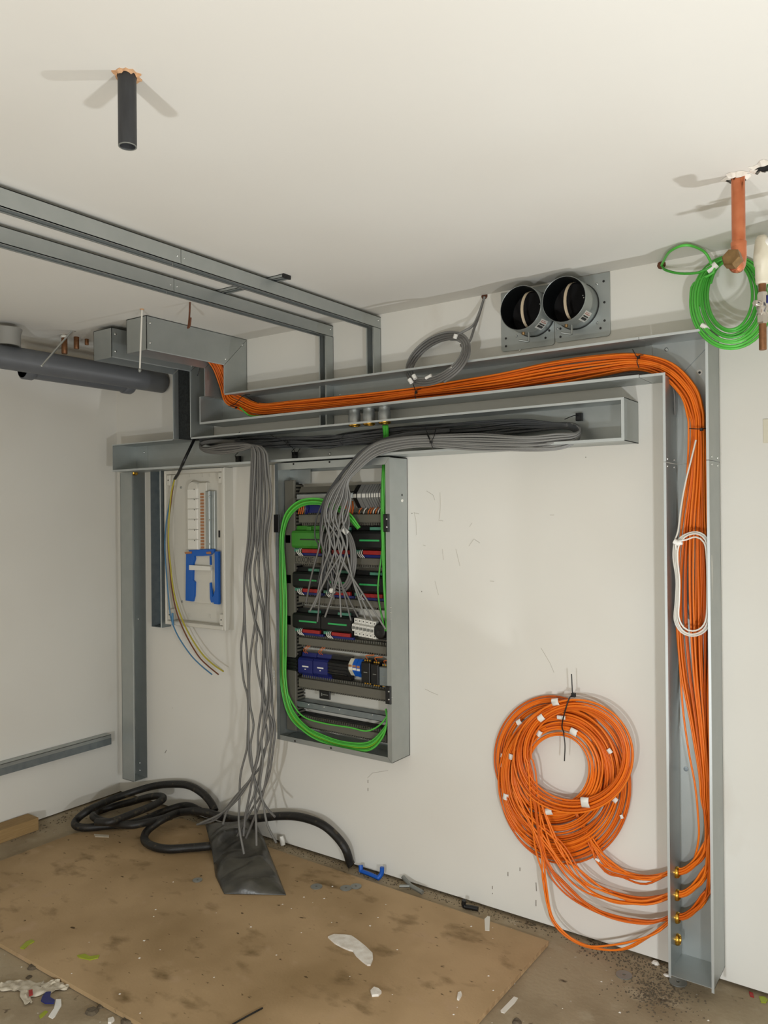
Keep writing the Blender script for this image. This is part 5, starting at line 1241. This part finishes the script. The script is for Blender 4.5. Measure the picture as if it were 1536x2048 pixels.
# paper rag and scraps lower left
RB = MB()
def ribbon(mb, ctr, widths, seed, amp=0.012, z0=0.002):
    rr_ = random.Random(seed); C_ = spline([Z(a, c, z0) for a, c in ctr], 0.008); n = len(C_); m_ = 7
    vs = []
    for lay in (0, 1):
        rs = random.Random(seed)
        for i, p in enumerate(C_):
            t_ = (C_[min(i+1, n-1)]-C_[max(i-1, 0)]).normalized(); u_ = Vector((-t_.y, t_.x, 0))
            f_ = i/(n-1)*(len(widths)-1); k_i = min(int(f_), len(widths)-2); wd_ = widths[k_i]+(widths[k_i+1]-widths[k_i])*(f_-k_i)
            for j in range(m_):
                s_ = -1+2*j/(m_-1)
                z_ = amp*abs(math.sin(seed+i*.55+j*.9)*math.cos(i*.21+j*1.7))*(1-.5*abs(s_))+rs.uniform(0, amp*.25)
                vs.append(p+u_*(s_*wd_*.5*(1+.12*math.sin(i*.8+seed)))+Vector((0, 0, z_+(0.0012 if lay else 0))))
    N_ = n*m_; fs = []
    for i in range(n-1):
        for j in range(m_-1):
            k = i*m_+j; fs.append((k, k+m_, k+m_+1, k+1)); fs.append((N_+k, N_+k+1, N_+k+m_+1, N_+k+m_))
    bd_ = [j for j in range(m_)]+[i*m_+m_-1 for i in range(1, n)]+[(n-1)*m_+j for j in range(m_-2, -1, -1)]+[i*m_ for i in range(n-2, 0, -1)]
    for i in range(len(bd_)):
        a_, b2 = bd_[i], bd_[(i+1) % len(bd_)]; fs.append((a_, b2, N_+b2, N_+a_))
    mb.add(vs, fs, True)
rg_ = MB()
ribbon(rg_, [(-14, 1972), (20, 1974), (45, 1974), (75, 1980), (108, 1976), (137, 1977)], [.02, .055, .05, .075, .06, .02], 3)
ribbon(rg_, [(50, 1982), (52, 1994), (57, 2009)], [.03, .03, .02], 5, .008, .004)
ribbon(rg_, [(84, 1976), (104, 1966), (120, 1963)], [.03, .02, .025], 7, .008, .006)
build('crumpled_rag', rg_, 'paper', None, 'crumpled cream paper rag on the concrete at the lower left', 'rag')
flake('plastic_scrap', [(84, 1996), (92, 1986), (102, 1985), (100, 1996), (110, 2002), (108, 2008), (90, 2008), (82, 2003)], 0.010, .004, 'darkblue', 'dark blue scrap lying on the cream paper rag', 'scrap')
flake('plastic_scrap', [(57, 1982), (65, 1980), (66, 1990), (58, 1993)], 0.012, .003, 'red', 'small red scrap lying on the cream paper rag', 'scrap')
flake('tape_strip', [(112, 2000), (122, 2000), (123, 2012), (110, 2034), (105, 2038), (97, 2034), (108, 2018)], 0.0, .003, 'tape', 'curved bright white strip on the concrete below the paper rag', 'strip')
flake('lime_strip', [(78, 2032), (90, 2022), (96, 2024), (86, 2034), (80, 2038)], 0.0, .002, 'lime', 'lime green scrap on the concrete left of the curved white strip', 'strip')
flake('plaster_flake', [(216, 2040), (226, 2037), (229, 2042), (222, 2048), (216, 2048)], 0.0, .006, 'plaster', 'small white lump on the concrete at the bottom edge left of the board', 'plaster')
for i, (a, c, w_, lb) in enumerate(((66, 1935, 11, 'flat grey stone under the left edge of the board'), (184, 2025, 12, 'grey stone chip on the concrete left of the board, near the bottom'), (200, 2014, 7, 'small grey stone chip near the board edge, lower left'), (58, 1955, 6, 'tiny dark stone chip above the paper rag'), (255, 2044, 12, 'dark stone chip at the bottom edge beside the board'), (1034, 2045, 10, 'grey chip at the bottom edge right of the board'))):
    p = Z(a, c, 0); r = w_/520.0
    rr = random.Random(i+40)
    m_ = MB(); n = 9
    bot = [(p.x+r*math.cos(2*PI*k/n)*rr.uniform(.7, 1.1), p.y+r*math.sin(2*PI*k/n)*rr.uniform(.7, 1.1), 0.0005) for k in range(n)]
    top = [(p.x+(v[0]-p.x)*.7, p.y+(v[1]-p.y)*.7, r*rr.uniform(.3, .5)) for v in bot]
    m_.add(bot+top, [tuple(range(n-1, -1, -1)), tuple(range(n, 2*n))]+[(k, (k+1) % n, n+(k+1) % n, n+k) for k in range(n)])
    build('stone_chip', m_, 'rubble', None, lb, 'stone')
build('wire_offcut', MB().tube([Z(463, 2050, BZ+.004), Z(495, 2032, BZ+.004), Z(525, 2016, BZ+.003)], .0025, 6), 'black', None, 'thin straight black wire offcut on the board at the bottom edge', 'wire')
# along the wall gap
t = thing('blue_clip', W(742, 1745, -.045), 'bright blue plastic bracket lying in the gap between board and wall', 'clip')
p0, p1 = Z(722, 1742, .012), Z(758, 1757, .012)
build('bracket_arm', MB().tube([p0, (p0+p1)/2+Vector((0, 0, .002)), p1], .009, 6), 'blue', t)
build('bracket_hook', MB().tube(spline([p1+Vector((-.005, 0, 0)), p1+Vector((.006, .01, .018)), p1+Vector((.008, .012, .045))], .01), .010, 6), 'blue', t)
build('bracket_end', MB().tube([p0+Vector((0, 0, -.004)), p0+Vector((-.006, .006, .022))], .010, 6), 'blue', t)
t = thing('fork_clip', Z(825, 1780, 0), 'grey plastic fork-shaped clip leaning on the wall behind the board', 'clip')
q0, q1, q2 = W(806, 1754, -.02), Z(822, 1772, .022), Z(845, 1785, .02)
build('clip_prong', MB().tube([q0, (q0+q1)/2, q1], .009, 6), 'washer', t); build('clip_foot', MB().tube([q1, (q1+q2)/2, q2], .009, 6), 'washer', t)
build('clip_prong', MB().tube([Z(799, 1772, .02), q1], .006, 6), 'washer', t)
q0, q1 = Z(928, 1812, .012), Z(956, 1818, .012)
build('black_clip', MB().tube(spline([q0+Vector((0, 0, .022)), q0, (q0+q1)/2, q1], .01), .009, 6), 'black', None, 'small black plastic clip against the wall behind the board', 'clip')
q0 = Z(566, 1690, .014)
build('white_plug', MB().lathe(q0, (-.25, 0, 1), [(0, .011), (.02, .012), (.04, .009)], 10), 'tape', None, 'small white plastic plug standing by the wall right of the black bag', 'plug')
rb_ = MB(); rr = random.Random(77)
def grit(x0, x1, y0, y1, n, s0, s1, z=0.0):
    for _ in range(n):
        x, y, s = rr.uniform(x0, x1), rr.uniform(y0, y1), rr.uniform(s0, s1)
        a = rr.uniform(0, 6)
        P = [(x+s*math.cos(a+k*1.57)*rr.uniform(.5, 1), y+s*math.sin(a+k*1.57)*rr.uniform(.5, 1), z) for k in range(4)]
        rb_.add(P+[(x, y, z+s*.8)], [(0, 1, 4), (1, 2, 4), (2, 3, 4), (3, 0, 4), (3, 2, 1, 0)])
grit(0.6, 3.0, -0.055, 0.02, 900, .0015, .005)
grit(0.02, 0.13, -0.7, -0.05, 200, .002, .006)
grit(2.7, 3.0, -0.10, 0.0, 260, .0015, .006)
for _ in range(700):
    a = rr.gauss(0, .09); c_ = rr.gauss(0, .055)
    P = Z(1312, 1985, 0); x, y, s = P.x+a*.6, P.y+c_, rr.uniform(.001, .0035)
    rb_.add([(x-s, y-s, 0), (x+s, y-s*.6, 0), (x+s*.8, y+s, 0), (x-s*.7, y+s, 0), (x, y, s)], [(0, 1, 4), (1, 2, 4), (2, 3, 4), (3, 0, 4), (3, 2, 1, 0)])
build('floor_grit', rb_, 'rubble', None, 'loose grit and mortar crumbs along the foot of the walls', 'debris', None, 'stuff')
wb_ = MB(); rb_ = wb_
for _ in range(70):
    x, y = rr.uniform(1.0, 3.3), rr.uniform(-1.3, -.1); on = x < 2.6
    s = rr.uniform(.0015, .004); z = BZ if on and y > -1.22 else 0
    rb_.add([(x-s, y-s, z), (x+s, y-s*.6, z), (x+s*.8, y+s, z), (x-s*.7, y+s, z), (x, y, z+s*.7)], [(0, 1, 4), (1, 2, 4), (2, 3, 4), (3, 0, 4), (3, 2, 1, 0)])
build('plaster_crumbs', wb_, 'plaster', None, 'tiny white plaster crumbs scattered over board and concrete', 'debris', None, 'stuff')
for i, (a, c, s, lb) in enumerate(((1312, 1928, .016, 'white plaster crumb by the wall left of the tall trunking'), (1333, 1952, .011, 'small white plaster crumb touching the left foot of the tall trunking'))):
    p = Z(a, c, 0.0); n = 8
    bot = [(p.x+s*math.cos(2*PI*k/n)*rr.uniform(.6, 1.2), p.y+.7*s*math.sin(2*PI*k/n)*rr.uniform(.6, 1.1), .001) for k in range(n)]
    build('plaster_crumb', MB().add(bot+[(p.x+(v[0]-p.x)*.6, p.y+(v[1]-p.y)*.6, s*.6) for v in bot], [tuple(range(n-1, -1, -1)), tuple(range(n, 2*n))]+[(k, (k+1) % n, n+(k+1) % n, n+k) for k in range(n)]), 'plaster', None, lb, 'plaster')
